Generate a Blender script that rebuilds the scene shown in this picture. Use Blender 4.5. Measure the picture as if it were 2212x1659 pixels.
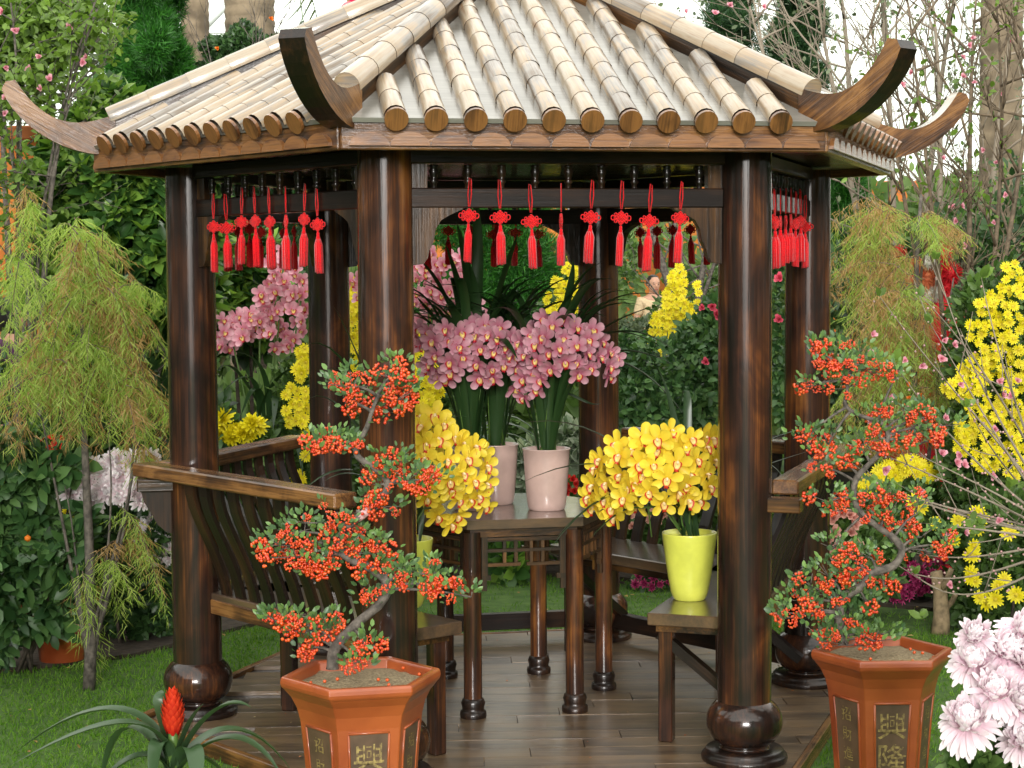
import bpy, bmesh, math, random
import numpy as np
from mathutils import Vector, Matrix, Euler, Quaternion
R = math.radians
rnd = random.Random(7)
scn = bpy.context.scene
col = scn.collection
for o in list(bpy.data.objects): bpy.data.objects.remove(o)

# ------------------------------------------------------------------ camera
S = 1.25                                   # radius of the hexagon of posts, metres
CAM = Vector((-0.03993, -7.19287, 1.72329))
c_r = Vector((0.99995293, -0.00700884, -0.00670921)); c_u = Vector((0.00713853, 0.06313976, 0.99797916)); c_f = Vector((0.00657106, 0.99798008, -0.06318682))
cd = bpy.data.cameras.new('camera'); cam = bpy.data.objects.new('camera', cd); col.objects.link(cam)
cd.sensor_width = 36; cd.lens = 3889.84/2212*36; cd.clip_start = .05; cd.clip_end = 400
cam.matrix_world = Matrix(((c_r.x, c_u.x, -c_f.x, CAM.x), (c_r.y, c_u.y, -c_f.y, CAM.y), (c_r.z, c_u.z, -c_f.z, CAM.z), (0, 0, 0, 1)))
scn.camera = cam
def at(x, y, Y):                           # a picture point (in a 2212-pixel wide picture) brought to the plane at depth Y
    d = c_f + c_r*((x-1106)/3889.84) - c_u*((y-829.5)/3889.84)
    return CAM + d*((Y-CAM.y)/d.y)

# ------------------------------------------------------------------ light
w = bpy.data.worlds.new('World'); scn.world = w; w.use_nodes = True
nt = w.node_tree; nt.nodes.clear()
sky = nt.nodes.new('ShaderNodeTexSky'); sky.sky_type = 'NISHITA'; sky.sun_disc = False
sky.sun_elevation = R(12); sky.sun_rotation = R(182); sky.air_density = 1.5; sky.dust_density = 4
hs = nt.nodes.new('ShaderNodeHueSaturation'); hs.inputs['Saturation'].default_value = .12
mx = nt.nodes.new('ShaderNodeMix'); mx.data_type = 'RGBA'; mx.inputs['Factor'].default_value = .5
mx.inputs['B'].default_value = (21.6, 21.4, 19.8, 1)      # even cloud, mixed half and half with the clear sky
bg = nt.nodes.new('ShaderNodeBackground'); bg.inputs['Strength'].default_value = .14
wo = nt.nodes.new('ShaderNodeOutputWorld')
nt.links.new(sky.outputs[0], hs.inputs['Color']); nt.links.new(hs.outputs[0], mx.inputs['A'])
nt.links.new(mx.outputs['Result'], bg.inputs['Color']); nt.links.new(bg.outputs[0], wo.inputs[0])
sd = bpy.data.lights.new('sun', 'SUN'); sd.energy = 2.1; sd.angle = R(13); sd.color = (1, .975, .94)
sun = bpy.data.objects.new('sun', sd); col.objects.link(sun)
sun.rotation_euler = (R(78), 0, R(-2))
vs = scn.view_settings; vs.view_transform = 'Standard'; vs.look = 'None'; vs.exposure = 0.38; vs.gamma = 1; vs.use_curve_mapping = False
scn.render.engine = 'CYCLES'
scn.cycles.max_bounces = 6; scn.cycles.diffuse_bounces = 3; scn.cycles.glossy_bounces = 3; scn.cycles.transparent_max_bounces = 8

# ------------------------------------------------------------------ materials
def newmat(name):
    m = bpy.data.materials.new(name); m.use_nodes = True
    b = m.node_tree.nodes['Principled BSDF']
    return m, m.node_tree, b
def ramp(nt, stops, src):
    r = nt.nodes.new('ShaderNodeValToRGB'); e = r.color_ramp.elements
    while len(e) < len(stops): e.new(.5)
    for i, (p, c) in enumerate(stops): e[i].position = p; e[i].color = (*c, 1)
    nt.links.new(src, r.inputs[0]); return r
def wood(name, stops, rough=.35, coat=.8, coat_rough=.1, bump=.25, scale=1., knots=True, spec=.5):
    m, nt, b = newmat(name); L = nt.links.new
    at_ = nt.nodes.new('ShaderNodeAttribute'); at_.attribute_name = 'gc'
    def noise(sx, sy, sc, det=4, rough=.6, dist=0):
        mp = nt.nodes.new('ShaderNodeMapping'); mp.inputs['Scale'].default_value = (sx, sy, sy)
        L(at_.outputs['Vector'], mp.inputs[0])
        n = nt.nodes.new('ShaderNodeTexNoise'); n.inputs['Scale'].default_value = sc*scale; n.inputs['Detail'].default_value = det
        n.inputs['Roughness'].default_value = rough; n.inputs['Distortion'].default_value = dist
        L(mp.outputs[0], n.inputs['Vector']); return n
    big = noise(.5, 3, 3, 3, .5, .6); fine = noise(.25, 9, 9, 5, .65); pat = noise(1, 1.5, 3.2, 3, .6, .8)
    a = nt.nodes.new('ShaderNodeMath'); a.operation = 'MULTIPLY_ADD'; a.inputs[1].default_value = .55
    c = nt.nodes.new('ShaderNodeMath'); c.operation = 'MULTIPLY_ADD'; c.inputs[1].default_value = .40
    c2 = nt.nodes.new('ShaderNodeMath'); c2.operation = 'MULTIPLY'; c2.inputs[1].default_value = .38 if knots else .1
    L(pat.outputs[0], c2.inputs[0]); L(fine.outputs[0], c.inputs[0]); L(c2.outputs[0], c.inputs[2])
    L(big.outputs[0], a.inputs[0]); L(c.outputs[0], a.inputs[2])
    r = ramp(nt, stops, a.outputs[0]); L(r.outputs[0], b.inputs['Base Color'])
    b.inputs['Roughness'].default_value = rough; b.inputs['Coat Weight'].default_value = coat; b.inputs['Coat Roughness'].default_value = coat_rough
    b.inputs['Specular IOR Level'].default_value = spec
    bp = nt.nodes.new('ShaderNodeBump'); bp.inputs['Strength'].default_value = bump; bp.inputs['Distance'].default_value = .004
    L(fine.outputs[0], bp.inputs['Height']); L(bp.outputs[0], b.inputs['Normal']); L(bp.outputs[0], b.inputs['Coat Normal'])
    rr = nt.nodes.new('ShaderNodeMapRange'); rr.inputs[3].default_value = coat_rough*.6; rr.inputs[4].default_value = coat_rough*1.8
    L(pat.outputs[0], rr.inputs[0]); L(rr.outputs[0], b.inputs['Coat Roughness'])
    return m
M = {}
M['post'] = wood('dark_varnished_wood', [(.52, (.005, .003, .002)), (.62, (.017, .0065, .0035)), (.71, (.045, .015, .006)), (.79, (.12, .040, .010)), (.88, (.22, .085, .018))], .6, 1., .06, .14, spec=.15)
M['streak'] = wood('streaked_wood', [(.46, (.010, .005, .002)), (.57, (.050, .020, .007)), (.66, (.12, .050, .014)), (.75, (.24, .11, .032)), (.86, (.08, .030, .009))], .55, .8, .10, .5, 1.6, spec=.2)
M['beam'] = wood('brown_varnished_wood', [(.50, (.005, .0028, .0016)), (.62, (.020, .009, .003)), (.72, (.070, .030, .008)), (.84, (.17, .075, .018))], .5, .9, .10, .4, spec=.2)
M['dark'] = wood('near_black_wood', [(.45, (.003, .002, .0016)), (.65, (.009, .004, .0025)), (.82, (.04, .016, .006))], .5, .6, .12, .3, spec=.2)
M['tile'] = wood('pale_roof_wood', [(.46, (.04, .022, .012)), (.55, (.12, .08, .045)), (.61, (.19, .17, .145)), (.67, (.30, .215, .13)), (.75, (.34, .285, .21)), (.86, (.22, .12, .055))], .35, 1., .11, .3, .9)
M['sheet'] = wood('grey_roof_board', [(.46, (.09, .08, .06)), (.64, (.155, .145, .125)), (.82, (.22, .21, .18))], .28, 1., .14, .1)
M['endgrain'] = wood('orange_wood_end', [(.46, (.02, .007, .003)), (.58, (.10, .036, .010)), (.68, (.22, .090, .024)), (.8, (.12, .05, .014))], .45, .9, .12, .3, 1.5)
M['floor'] = wood('wet_floor_board', [(.46, (.024, .014, .008)), (.58, (.080, .052, .030)), (.68, (.145, .095, .052)), (.82, (.20, .125, .06))], .42, .55, .12, .4)
M['seat'] = wood('seat_wood', [(.38, (.02, .012, .008)), (.56, (.06, .038, .024)), (.8, (.13, .075, .035))], .28, 1., .1, .2)

def plain(name, c, rough=.5, coat=0, var=0, vs=20, bump=0, spec=.5, trans=0, hue2=None, sheen=0):
    m, nt, b = newmat(name); L = nt.links.new
    b.inputs['Roughness'].default_value = rough; b.inputs['Coat Weight'].default_value = coat; b.inputs['Specular IOR Level'].default_value = spec
    b.inputs['Base Color'].default_value = (*c, 1)
    if sheen: b.inputs['Sheen Weight'].default_value = sheen
    if var or hue2 or bump:
        tc = nt.nodes.new('ShaderNodeTexCoord'); n = nt.nodes.new('ShaderNodeTexNoise'); n.inputs['Scale'].default_value = vs; n.inputs['Detail'].default_value = 4
        L(tc.outputs['Object'], n.inputs['Vector'])
        c2 = hue2 or tuple(min(1, x*(1+var)) for x in c); c1 = c if hue2 else tuple(x*(1-var) for x in c)
        r = ramp(nt, [(.35, c1), (.65, c2)], n.outputs[0]); L(r.outputs[0], b.inputs['Base Color'])
        if bump:
            bp = nt.nodes.new('ShaderNodeBump'); bp.inputs['Strength'].default_value = bump; bp.inputs['Distance'].default_value = .01
            L(n.outputs[0], bp.inputs['Height']); L(bp.outputs[0], b.inputs['Normal'])
    return m
def leafmat(name, c, rough=.4, trans=.3, spec=.5, tint=None):     # leaf: reflects on both sides and lets some light through
    m, nt, b = newmat(name); L = nt.links.new
    b.inputs['Base Color'].default_value = (*c, 1); b.inputs['Roughness'].default_value = rough; b.inputs['Specular IOR Level'].default_value = spec
    t = nt.nodes.new('ShaderNodeBsdfTranslucent'); t.inputs[0].default_value = (*(tint or (c[0]*1.3, c[1]*1.5, c[2]*.8)), 1)
    mx = nt.nodes.new('ShaderNodeMixShader'); mx.inputs[0].default_value = trans
    out = nt.nodes['Material Output']
    L(b.outputs[0], mx.inputs[1]); L(t.outputs[0], mx.inputs[2]); L(mx.outputs[0], out.inputs[0])
    return m

# ------------------------------------------------------------------ mesh helpers
class MB:
    def __init__(s, X=None): s.v = []; s.f = []; s.m = []; s.g = []; s.sm = []; s.X = X or Matrix(); s.off = (rnd.uniform(0, 40), rnd.uniform(0, 40), rnd.uniform(0, 40))
    def add(s, vs, fs, gc=None, m=0, smooth=False, X=None):
        T = s.X @ X if X is not None else s.X; n = len(s.v)
        for i, p in enumerate(vs):
            p = Vector(p); g = gc[i] if gc else p
            s.g.append((g[0]+s.off[0], g[1]+s.off[1], g[2]+s.off[2])); s.v.append(T @ p)
        for f in fs: s.f.append([n+i for i in f]); s.m.append(m); s.sm.append(smooth)
        return s
    def box(s, c, d, ax=0, m=0, X=None, bev=.0):       # centre, full size, grain axis
        hx, hy, hz = d[0]/2, d[1]/2, d[2]/2; vs = []; gc = []; fs = []
        b = min(bev, hx*.9, hy*.9, hz*.9)
        def put(p):
            q = (p[0]+c[0], p[1]+c[1], p[2]+c[2]); vs.append(q); o = [p[0], p[1], p[2]]; a = o.pop(ax); gc.append((a, o[0], o[1]))
        if b <= 0:
            for x in (-hx, hx):
                for y in (-hy, hy):
                    for z in (-hz, hz): put((x, y, z))
            fs = [(0, 1, 3, 2), (4, 6, 7, 5), (0, 4, 5, 1), (2, 3, 7, 6), (0, 2, 6, 4), (1, 5, 7, 3)]
        else:
            idx = {}
            for sx in (-1, 1):
                for sy in (-1, 1):
                    for sz in (-1, 1):
                        for k, (a, e, f_) in enumerate(((0, b, b), (b, 0, b), (b, b, 0))):
                            idx[(sx, sy, sz, k)] = len(vs); put((sx*(hx-a), sy*(hy-e), sz*(hz-f_)))
            I = idx
            for sx in (-1, 1):
                q = [I[(sx, -1, -1, 0)], I[(sx, 1, -1, 0)], I[(sx, 1, 1, 0)], I[(sx, -1, 1, 0)]]; fs.append(q if sx > 0 else q[::-1])
            for sy in (-1, 1):
                q = [I[(-1, sy, -1, 1)], I[(-1, sy, 1, 1)], I[(1, sy, 1, 1)], I[(1, sy, -1, 1)]]; fs.append(q if sy > 0 else q[::-1])
            for sz in (-1, 1):
                q = [I[(-1, -1, sz, 2)], I[(1, -1, sz, 2)], I[(1, 1, sz, 2)], I[(-1, 1, sz, 2)]]; fs.append(q if sz > 0 else q[::-1])
            for sy in (-1, 1):
                for sz in (-1, 1): fs.append([I[(-1, sy, sz, 1)], I[(1, sy, sz, 1)], I[(1, sy, sz, 2)], I[(-1, sy, sz, 2)]][::sy*sz or 1])
            for sx in (-1, 1):
                for sz in (-1, 1): fs.append([I[(sx, -1, sz, 0)], I[(sx, 1, sz, 0)], I[(sx, 1, sz, 2)], I[(sx, -1, sz, 2)]][::-sx*sz])
            for sx in (-1, 1):
                for sy in (-1, 1): fs.append([I[(sx, sy, -1, 0)], I[(sx, sy, 1, 0)], I[(sx, sy, 1, 1)], I[(sx, sy, -1, 1)]][::-sx*sy])
            for k in ((a, e, f_) for a in (-1, 1) for e in (-1, 1) for f_ in (-1, 1)):
                q = [I[(*k, 0)], I[(*k, 1)], I[(*k, 2)]]; fs.append(q if k[0]*k[1]*k[2] > 0 else q[::-1])
        return s.add(vs, fs, gc, m, False, X)
    def lathe(s, prof, n=24, m=0, X=None, smooth=True, cap=True):      # prof: (radius, z)
        vs = []; gc = []; fs = []
        for r, z in prof:
            for k in range(n):
                a = 2*math.pi*k/n; x, y = r*math.cos(a), r*math.sin(a); vs.append((x, y, z)); gc.append((z, x, y))
        for i in range(len(prof)-1):
            for k in range(n):
                a, b = i*n+k, i*n+(k+1) % n; fs.append((a, b, b+n, a+n))
        s.add(vs, fs, gc, m, smooth, X)
        if cap:
            for i, fl in ((0, 1), (len(prof)-1, 0)):
                if prof[i][0] > 1e-4:
                    q = list(range(n)); q = q[::-1] if fl else q
                    s.add([vs[i*n+k] for k in range(n)], [q], [gc[i*n+k] for k in range(n)], m, False, X)
        return s
    def tube(s, pts, rad, n=8, m=0, X=None, smooth=True, cap=True):
        pts = [Vector(p) for p in pts]; rad = rad if hasattr(rad, '__len__') else [rad]*len(pts)
        vs = []; gc = []; fs = []; u = None; t0 = 0
        for i, p in enumerate(pts):
            d = (pts[min(i+1, len(pts)-1)]-pts[max(i-1, 0)]).normalized()
            if u is None: u = d.orthogonal().normalized()
            u = (u-d*u.dot(d)); u = u.normalized() if u.length > 1e-6 else d.orthogonal().normalized()
            v = d.cross(u); t0 += (p-pts[i-1]).length if i else 0
            for k in range(n):
                a = 2*math.pi*k/n; r = rad[i]
                vs.append(p+(u*math.cos(a)+v*math.sin(a))*r); gc.append((t0, r*math.cos(a), r*math.sin(a)))
        for i in range(len(pts)-1):
            for k in range(n):
                a, b = i*n+k, i*n+(k+1) % n; fs.append((a, b, b+n, a+n))
        if cap: fs.append(list(range(n))[::-1]); fs.append([(len(pts)-1)*n+k for k in range(n)])
        return s.add(vs, fs, gc, m, smooth, X)
    def prism(s, poly, z0, z1, m=0, X=None, ax=0):      # polygon in local x,y pushed from z0 to z1
        n = len(poly); vs = [(x, y, z0) for x, y in poly]+[(x, y, z1) for x, y in poly]
        fs = [list(range(n))[::-1], list(range(n, 2*n))]+[(i, (i+1) % n, n+(i+1) % n, n+i) for i in range(n)]
        gc = [((p[0], p[1], p[2]) if ax == 0 else (p[1], p[0], p[2]) if ax == 1 else (p[2], p[0], p[1])) for p in vs]
        return s.add(vs, fs, gc, m, False, X)
    def build(s, name, mats, parent=None, link=True):
        me = bpy.data.meshes.new(name); me.from_pydata([tuple(v) for v in s.v], [], s.f)
        mats = mats if isinstance(mats, (list, tuple)) else [mats]
        for a in mats: me.materials.append(M[a] if isinstance(a, str) else a)
        me.polygons.foreach_set('material_index', s.m); me.polygons.foreach_set('use_smooth', s.sm)
        at_ = me.attributes.new('gc', 'FLOAT_VECTOR', 'POINT'); at_.data.foreach_set('vector', [x for g in s.g for x in g])
        me.update()
        if not link: return me
        return place(name, me, parent)
def place(name, me, parent=None, X=None):
    o = bpy.data.objects.new(name, me); col.objects.link(o)
    if X is not None: o.matrix_local = X
    if parent is not None: o.parent = parent
    return o
def tag(o, label, cat, group=None, kind=None):
    o['label'] = label; o['category'] = cat
    if group: o['group'] = group
    if kind: o['kind'] = kind
    return o
def empty(name, loc=(0, 0, 0), rz=0, label='', cat='', group=None):
    o = bpy.data.objects.new(name, None); col.objects.link(o); o.location = loc; o.rotation_euler = (0, 0, rz); o.empty_display_size = .1
    return tag(o, label, cat, group) if label else o
def stuff(o): o['kind'] = 'stuff'; return o
def frame(o, x, y, z=(0, 0, 1)):
    x, y, z, o = Vector(x), Vector(y), Vector(z), Vector(o)
    return Matrix(((x.x, y.x, z.x, o.x), (x.y, y.y, z.y, o.y), (x.z, y.z, z.z, o.z), (0, 0, 0, 1)))

# ------------------------------------------------------------------ pavilion
PHI = R(-49.58); ORD = {'P2': 0, 'P4': 1, 'P6': 2, 'P5': 3, 'P3': 4, 'P1': 5}
def hexp(k, r, z=0): a = PHI+math.pi/3*k; return Vector((r*math.cos(a), r*math.sin(a), z))
APO = S*math.cos(math.pi/6)
def side(k):                                # local frame of the side between posts k and k+1: X along, Y outward, Z up
    a, b = hexp(k, S), hexp(k+1, S); t = (b-a).normalized(); n = (a+b).normalized()
    return frame((a+b)/2, -t, n)            # right-handed: X x Y = Z
PAV = empty('pavilion', (0, 0, 0), 0, 'hexagonal dark varnished wooden pavilion with pale half-round roof tiles and upturned eaves', 'pavilion')
GZ = -.055                                  # ground level; platform top is z = 0
# platform and its boards
plat = MB(); plat.prism([hexp(k, 1.1932*S-.012)[:2] for k in range(6)], GZ-.02, -.018)
plat = plat.build('platform', 'dark', PAV)
RP = 1.1932*S
def clip(poly, n, d):                       # keep the part with p.n <= d
    out = []
    for i in range(len(poly)):
        a, b = poly[i], poly[(i+1) % len(poly)]; da, db = a.dot(n)-d, b.dot(n)-d
        if da <= 0: out.append(a)
        if da*db < 0: out.append(a+(b-a)*(da/(da-db)))
    return out
hexn = [Vector(((hexp(k, 1)+hexp(k+1, 1)).normalized())[:2]) for k in range(6)]
fa = R(1.6); fx = Vector((math.cos(fa), math.sin(fa))); fy = Vector((-math.sin(fa), math.cos(fa)))
row = 0; y = -RP
while y < RP:
    hgt = .118; xs = [-1.6+((row*.17) % .75)]
    while xs[-1] < 1.6: xs.append(xs[-1]+.78+rnd.uniform(-.02, .02))
    for i in range(len(xs)-1):
        g = .002
        poly = [fx*a+fy*b for a, b in ((xs[i]+g, y+g), (xs[i+1]-g, y+g), (xs[i+1]-g, y+hgt-g), (xs[i]+g, y+hgt-g))]
        for k in range(6): poly = clip(poly, hexn[k], RP*math.cos(math.pi/6)-.03) if poly else poly
        if len(poly) < 3: continue
        area = abs(sum(poly[j].x*poly[(j+1) % len(poly)].y-poly[(j+1) % len(poly)].x*poly[j].y for j in range(len(poly))))/2
        if area < .002: continue
        z = rnd.uniform(-.0012, .0008)
        mb = MB(); mb.off = (rnd.uniform(0, 40), rnd.uniform(0, 40), 0); mb.prism([tuple(p) for p in poly], -.018+1e-4, z); mb.build('plank', 'floor', plat)
    y += hgt; row += 1
for k in range(6):                          # edge boards round the platform
    X = side(k); d = (RP-S)*math.cos(math.pi/6)
    mb = MB(X); L1 = RP/2+.0; mb.box((0, d-.014, -.026), (RP-.004, .028, .058), 0, bev=.003); mb.build('edge_board', 'streak', plat)
# posts
PR = .0757*S
for k in range(6):
    p = hexp(k, S); mb = MB(Matrix.Translation(p))
    mb.lathe([(PR*1.0, .20), (PR*1.0, .9), (PR*.985, 1.6), (PR*.965, 2.12)], 28)
    post = mb.build('post', 'post', PAV)
    mb = MB(Matrix.Translation(p+Vector((0, 0, .135))))
    mb.lathe([(.09, -.093)]+[(.1345*math.cos(a)**.8 if abs(a) < 1.5 else .02, .098*math.sin(a)) for a in [R(x) for x in range(-62, 63, 8)]]+[(.085, .094)], 28)
    mb.build('post_ball', 'post', post)
    mb = MB(Matrix.Translation(p)); mb.lathe([(.15, .001), (.152, .012), (.149, .022), (.138, .024), (.139, .034), (.132, .042), (.08, .043)], 32)
    mb.build('post_base', 'dark', post)
HE, HET, RE = 1.683*S, 1.7688*S, 1.2886*S    # eave bottom, eave top, eave corner radius
APE = RE*math.cos(math.pi/6)
ZA = 2.34*S                                  # apex
# eave boards with their row of scalloped discs
for k in range(6):
    X = side(k); yo = APE-APO
    mb = MB(X); mb.box((0, yo-.018, (HE+HET)/2), (RE-.012, .036, HET-HE), 0, bev=.004)
    fb = mb.build('eave_board', 'streak', PAV)
    nsc = 12; sp = (RE-.06)/nsc
    hd = [(sp*.485*math.cos(R(a)), .043*math.sin(R(a))) for a in range(0, 181, 15)]
    for i in range(nsc):
        mb = MB(X); mb.prism(hd, 0, .016, X=frame((-RE/2+.03+sp*(i+.5), yo+.0005, HE+.012), (-1, 0, 0), (0, 0, 1), (0, 1, 0))); mb.build('scallop', 'endgrain', fb)
# soffit and ceiling framing
mb = MB(); mb.prism([hexp(k, RE-.05)[:2] for k in range(6)], HE+.03, HE+.045); mb.build('ceiling_board', 'dark', PAV)
for k in range(6):
    X = side(k); mb = MB(X)
    mb.box((0, 0, HE+.0), (S-.16, .07, .05), 0, bev=.004); mb.build('top_beam', 'dark', PAV)
    zb = 2.0                               # lower beam under the turned bars
    mb = MB(X); mb.box((0, 0, zb-.035), (S-.02, .05, .066), 0, bev=.004); mb.build('lower_beam', 'dark', PAV)
    for sx in (-1, 1):                       # side strip with curved corner bracket
        poly = [(0, HE-.027), (.055, HE-.027), (.055, 2.01), (.055, 1.951), (.20, 1.951), (.17, 1.925), (.13, 1.908), (.10, 1.89), (.082, 1.86), (.075, 1.82), (.06, 1.79), (.055, 1.765), (.04, 1.745), (.0, 1.74)]
        poly = [(a*sx, b) for a, b in poly]
        if sx < 0: poly = poly[::-1]
        mb = MB(X); mb.prism(poly, -.02, .02, X=frame((-sx*(S/2-.085), 0, 0), (1, 0, 0), (0, 0, 1), (0, -1, 0)), ax=1); mb.build('bracket', 'beam' , PAV)
    prof = [(.010, 0), (.010, .02), (.016, .03), (.010, .042), (.013, .06), (.017, .085), (.012, .1), (.018, .108), (.012, .116)]
    h = HE-.026-(zb+.0); prof = [(r, z*h/.116) for r, z in prof]
    for i in range(9):
        mb = MB(X); mb.lathe(prof, 10, X=Matrix.Translation((-.46+.115*i, 0, zb-.001))); mb.build('turned_bar', 'dark', PAV)
# benches between the posts, all round but the entrance (side 5) and the back (side 2)
def bez(pts, n=10):
    out = []
    for i in range(n+1):
        t = i/n; q = [Vector(p) for p in pts]
        while len(q) > 1: q = [q[j].lerp(q[j+1], t) for j in range(len(q)-1)]
        out.append(q[0])
    return out
def bench(k, ext):                           # ext: how far the rail runs past the post at -X / +X; side() runs from post k+1 (-X... ) to post k
    X = side(k)
    mb = MB(X); mb.box((0, -.19, .463), (1.12, .36, .045), 0, bev=.004)
    b = mb.build('bench', 'seat', PAV)
    mb = MB(X); mb.box((0, -.20, .425), (1.02, .30, .03), 0); mb.build('seat_frame', 'beam', b)
    mb = MB(X); mb.box((0, -.03, .434), (1.06, .055, .055), 0, bev=.003); mb.build('lower_rail', 'streak', b)
    for sx in (-1, 1):
        mb = MB(X); mb.box((sx*.47, -.32, .205), (.052, .052, .41), 2, bev=.004); mb.build('leg', 'post', b)
        if k in (0, 1): mb = MB(X); mb.box((0, 0, 0), (.045, .035, .44), 2, X=Matrix.Translation((sx*.47, -.17, .26)) @ Matrix.Rotation(R(52), 4, 'X')); mb.build('brace', 'dark', b)
    mb = MB(X); mb.box((-(ext[1]-ext[0])/2*-1, .13, .958), (1.13+ext[0]+ext[1], .095, .052), 0, bev=.006); mb.build('top_rail', 'streak', b)
    n = 10
    c = bez([(0, .125, .932), (0, .13, .80), (0, .0, .68), (0, -.035, .462)], 9)
    for i in range(n):
        x = -.5+(i+.5)*1.0/n; vs = []; gc = []; fs = []; L = 0
        for j, p in enumerate(c):
            d = (c[min(j+1, 9)]-c[max(j-1, 0)]).normalized(); nn = Vector((0, d.z, -d.y))*.008; L += (p-c[j-1]).length if j else 0
            wv = .028
            for a, q in ((-wv, -1), (wv, -1), (wv, 1), (-wv, 1)): vs.append(Vector((x+a, 0, 0))+p+nn*q); gc.append((L, a, q*.01))
        for j in range(9):
            for e in range(4): fs.append((j*4+e, j*4+(e+1) % 4, j*4+4+(e+1) % 4, j*4+4+e))
        mb = MB(X); mb.add(vs, fs, gc, 0, False); mb.build('slat', 'dark', b)
    return b
# side k joins post k and k+1: 0 = P2-P4, 1 = P4-P6, 3 = P5-P3, 4 = P3-P1
for k, e in ((0, (0.23, 0)), (1, (0.0, 0.06)), (3, (.06, 0.0)), (4, (-.0, .23))): bench(k, e)
for k, rad in ((4, True), (1, True)):        # corner blocks that carry the crossing rails, with a curved cheek below
    p = hexp(k, S); d = p.normalized(); t = Vector((-d.y, d.x, 0)); X = frame(p, d, t)
    mb = MB(X); mb.box((.15, 0, .905), (.14, .085, .05), 0, bev=.004); mb.build('rail_block', 'beam', PAV)
    poly = [(.05, .879), (.205, .879), (.195, .84), (.165, .79), (.145, .75), (.11, .72), (.05, .70)]
    mb = MB(X); mb.prism(poly, -.02, .02, X=frame((0, 0, 0), (1, 0, 0), (0, 0, 1), (0, -1, 0)), ax=1); mb.build('rail_cheek', 'dark', PAV)
for k, s_ in ((0, 0), (5, 4)):
    p = hexp(k, S); X = side(s_); n = Vector(X.col[1][:3]); t = Vector(X.col[0][:3]); Y = frame(p, n, -t)
    mb = MB(Y); mb.box((.13, 0, .905), (.14, .07, .05), 0, bev=.004); mb.build('rail_block', 'beam', PAV)
for k in (1, 2):                          # low rail just above the floor
    mb = MB(side(k)); mb.box((0, 0, .095), (S-.18, .05, .075), 0, bev=.003); mb.build('low_rail', 'dark', PAV)

# roof: six boards, rows of half-round tiles, hips with upturned ends
SL = (ZA-HET)/APE; CL = math.hypot(APE, ZA-HET); sl = math.atan2(ZA-HET, APE)
def rooff(k):                                # frame on the roof slope: X along eave, Y up the slope, Z out of the roof
    X = side(k); t = Vector(X.col[0][:3]); n = Vector(X.col[1][:3]); up = (Vector((0, 0, ZA))-(n*APE+Vector((0, 0, HET)))).normalized()
    t2 = -t; return frame(n*APE+Vector((0, 0, HET+.004)), t2, up, t2.cross(up))
TW = .1006*S; TRD = .0375; SEG = .138
def tile_mesh(L, r0, r1, n=8, full=False):   # one half-round length: lower end is the wider
    vs = []; gc = []; fs = []
    a0, a1 = (-20, 200)
    for y, r in ((0, r0-.0012), (.004, r0), (L*.5, (r0+r1)/2), (L+.006, r1)):
        for i in range(n+1):
            a = R(a0+(a1-a0)*i/n); x, z = r*math.cos(a), r*math.sin(a); vs.append((x, y, z)); gc.append((y, x, z))
    for j in range(3):
        for i in range(n): q = j*(n+1)+i; fs.append((q, q+1, q+n+2, q+n+1))
    return vs, fs, gc
tile_mes = {}
def tile_me(var, j):
    if (var, j) not in tile_mes:
        mb = MB(); mb.off = (3.7*var+j*SEG, 5.1*var, 2.3*var); v_, f_, g_ = tile_mesh(SEG, TRD, TRD*.965); mb.add(v_, f_, g_, 0, True)
        n = 8; lip = [(r_*TRD*math.cos(R(-20+220*a/n)), 0, r_*TRD*math.sin(R(-20+220*a/n))) for r_ in (1, .93) for a in range(n+1)]     # rim face so the joint reads as a step
        mb.add(lip, [(a+1, a, n+1+a, n+2+a) for a in range(n)], None, 1)
        tile_mes[(var, j)] = mb.build('roof_tile', ['tile', 'dark'], link=False)
    return tile_mes[(var, j)]
tot = 0
for k in range(6):
    F = rooff(k)
    mb = MB(F); prof = []                    # board with a gently scalloped lower edge
    mb.add([(-RE/2+.01, -.02, -.004), (RE/2-.01, -.02, -.004), (0, CL, -.004), (-RE/2+.01, -.02, -.02), (RE/2-.01, -.02, -.02), (0, CL, -.02)], [(0, 1, 2), (3, 5, 4), (0, 3, 4, 1)], None, 0)
    rb = mb.build('roof_board', 'sheet', PAV)
    for i in range(-5, 6):
        x = i*TW; ymax = CL*(1-abs(x)/(RE/2))-.02
        y0 = -.03; n = max(1, int((ymax-y0)/SEG+.35)); jit = rnd.uniform(-.01, .01)
        many = k in (5, 4)
        if not many: mbr = MB(F)
        for j in range(n):
            X = Matrix.Translation((x+rnd.uniform(-.001, .001), y0+j*SEG, .006))
            if many: place('roof_tile', tile_me((i*7+k) % 9, j), rb, F @ X); tot += 1
            else: v_, f_, g_ = tile_mesh(SEG, TRD, TRD*.965, 6); mbr.add(v_, f_, g_, 0, True, X)
        if not many: mbr.build('tile_row', 'tile', rb)
        mb = MB(F); ct = [(x+TRD*1.02*math.cos(R(a)), TRD*1.02*math.sin(R(a))) for a in range(0, 360, 20)]
        mb.prism(ct, 0, .012, X=frame((0, y0-.001, .006), (-1, 0, 0), (0, 0, 1), (0, 1, 0)) if False else frame((0, y0-.012, .004), (1, 0, 0), (0, 0, 1), (0, -1, 0)), ax=1)
        mb.build('tile_end', 'endgrain', rb)
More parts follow.
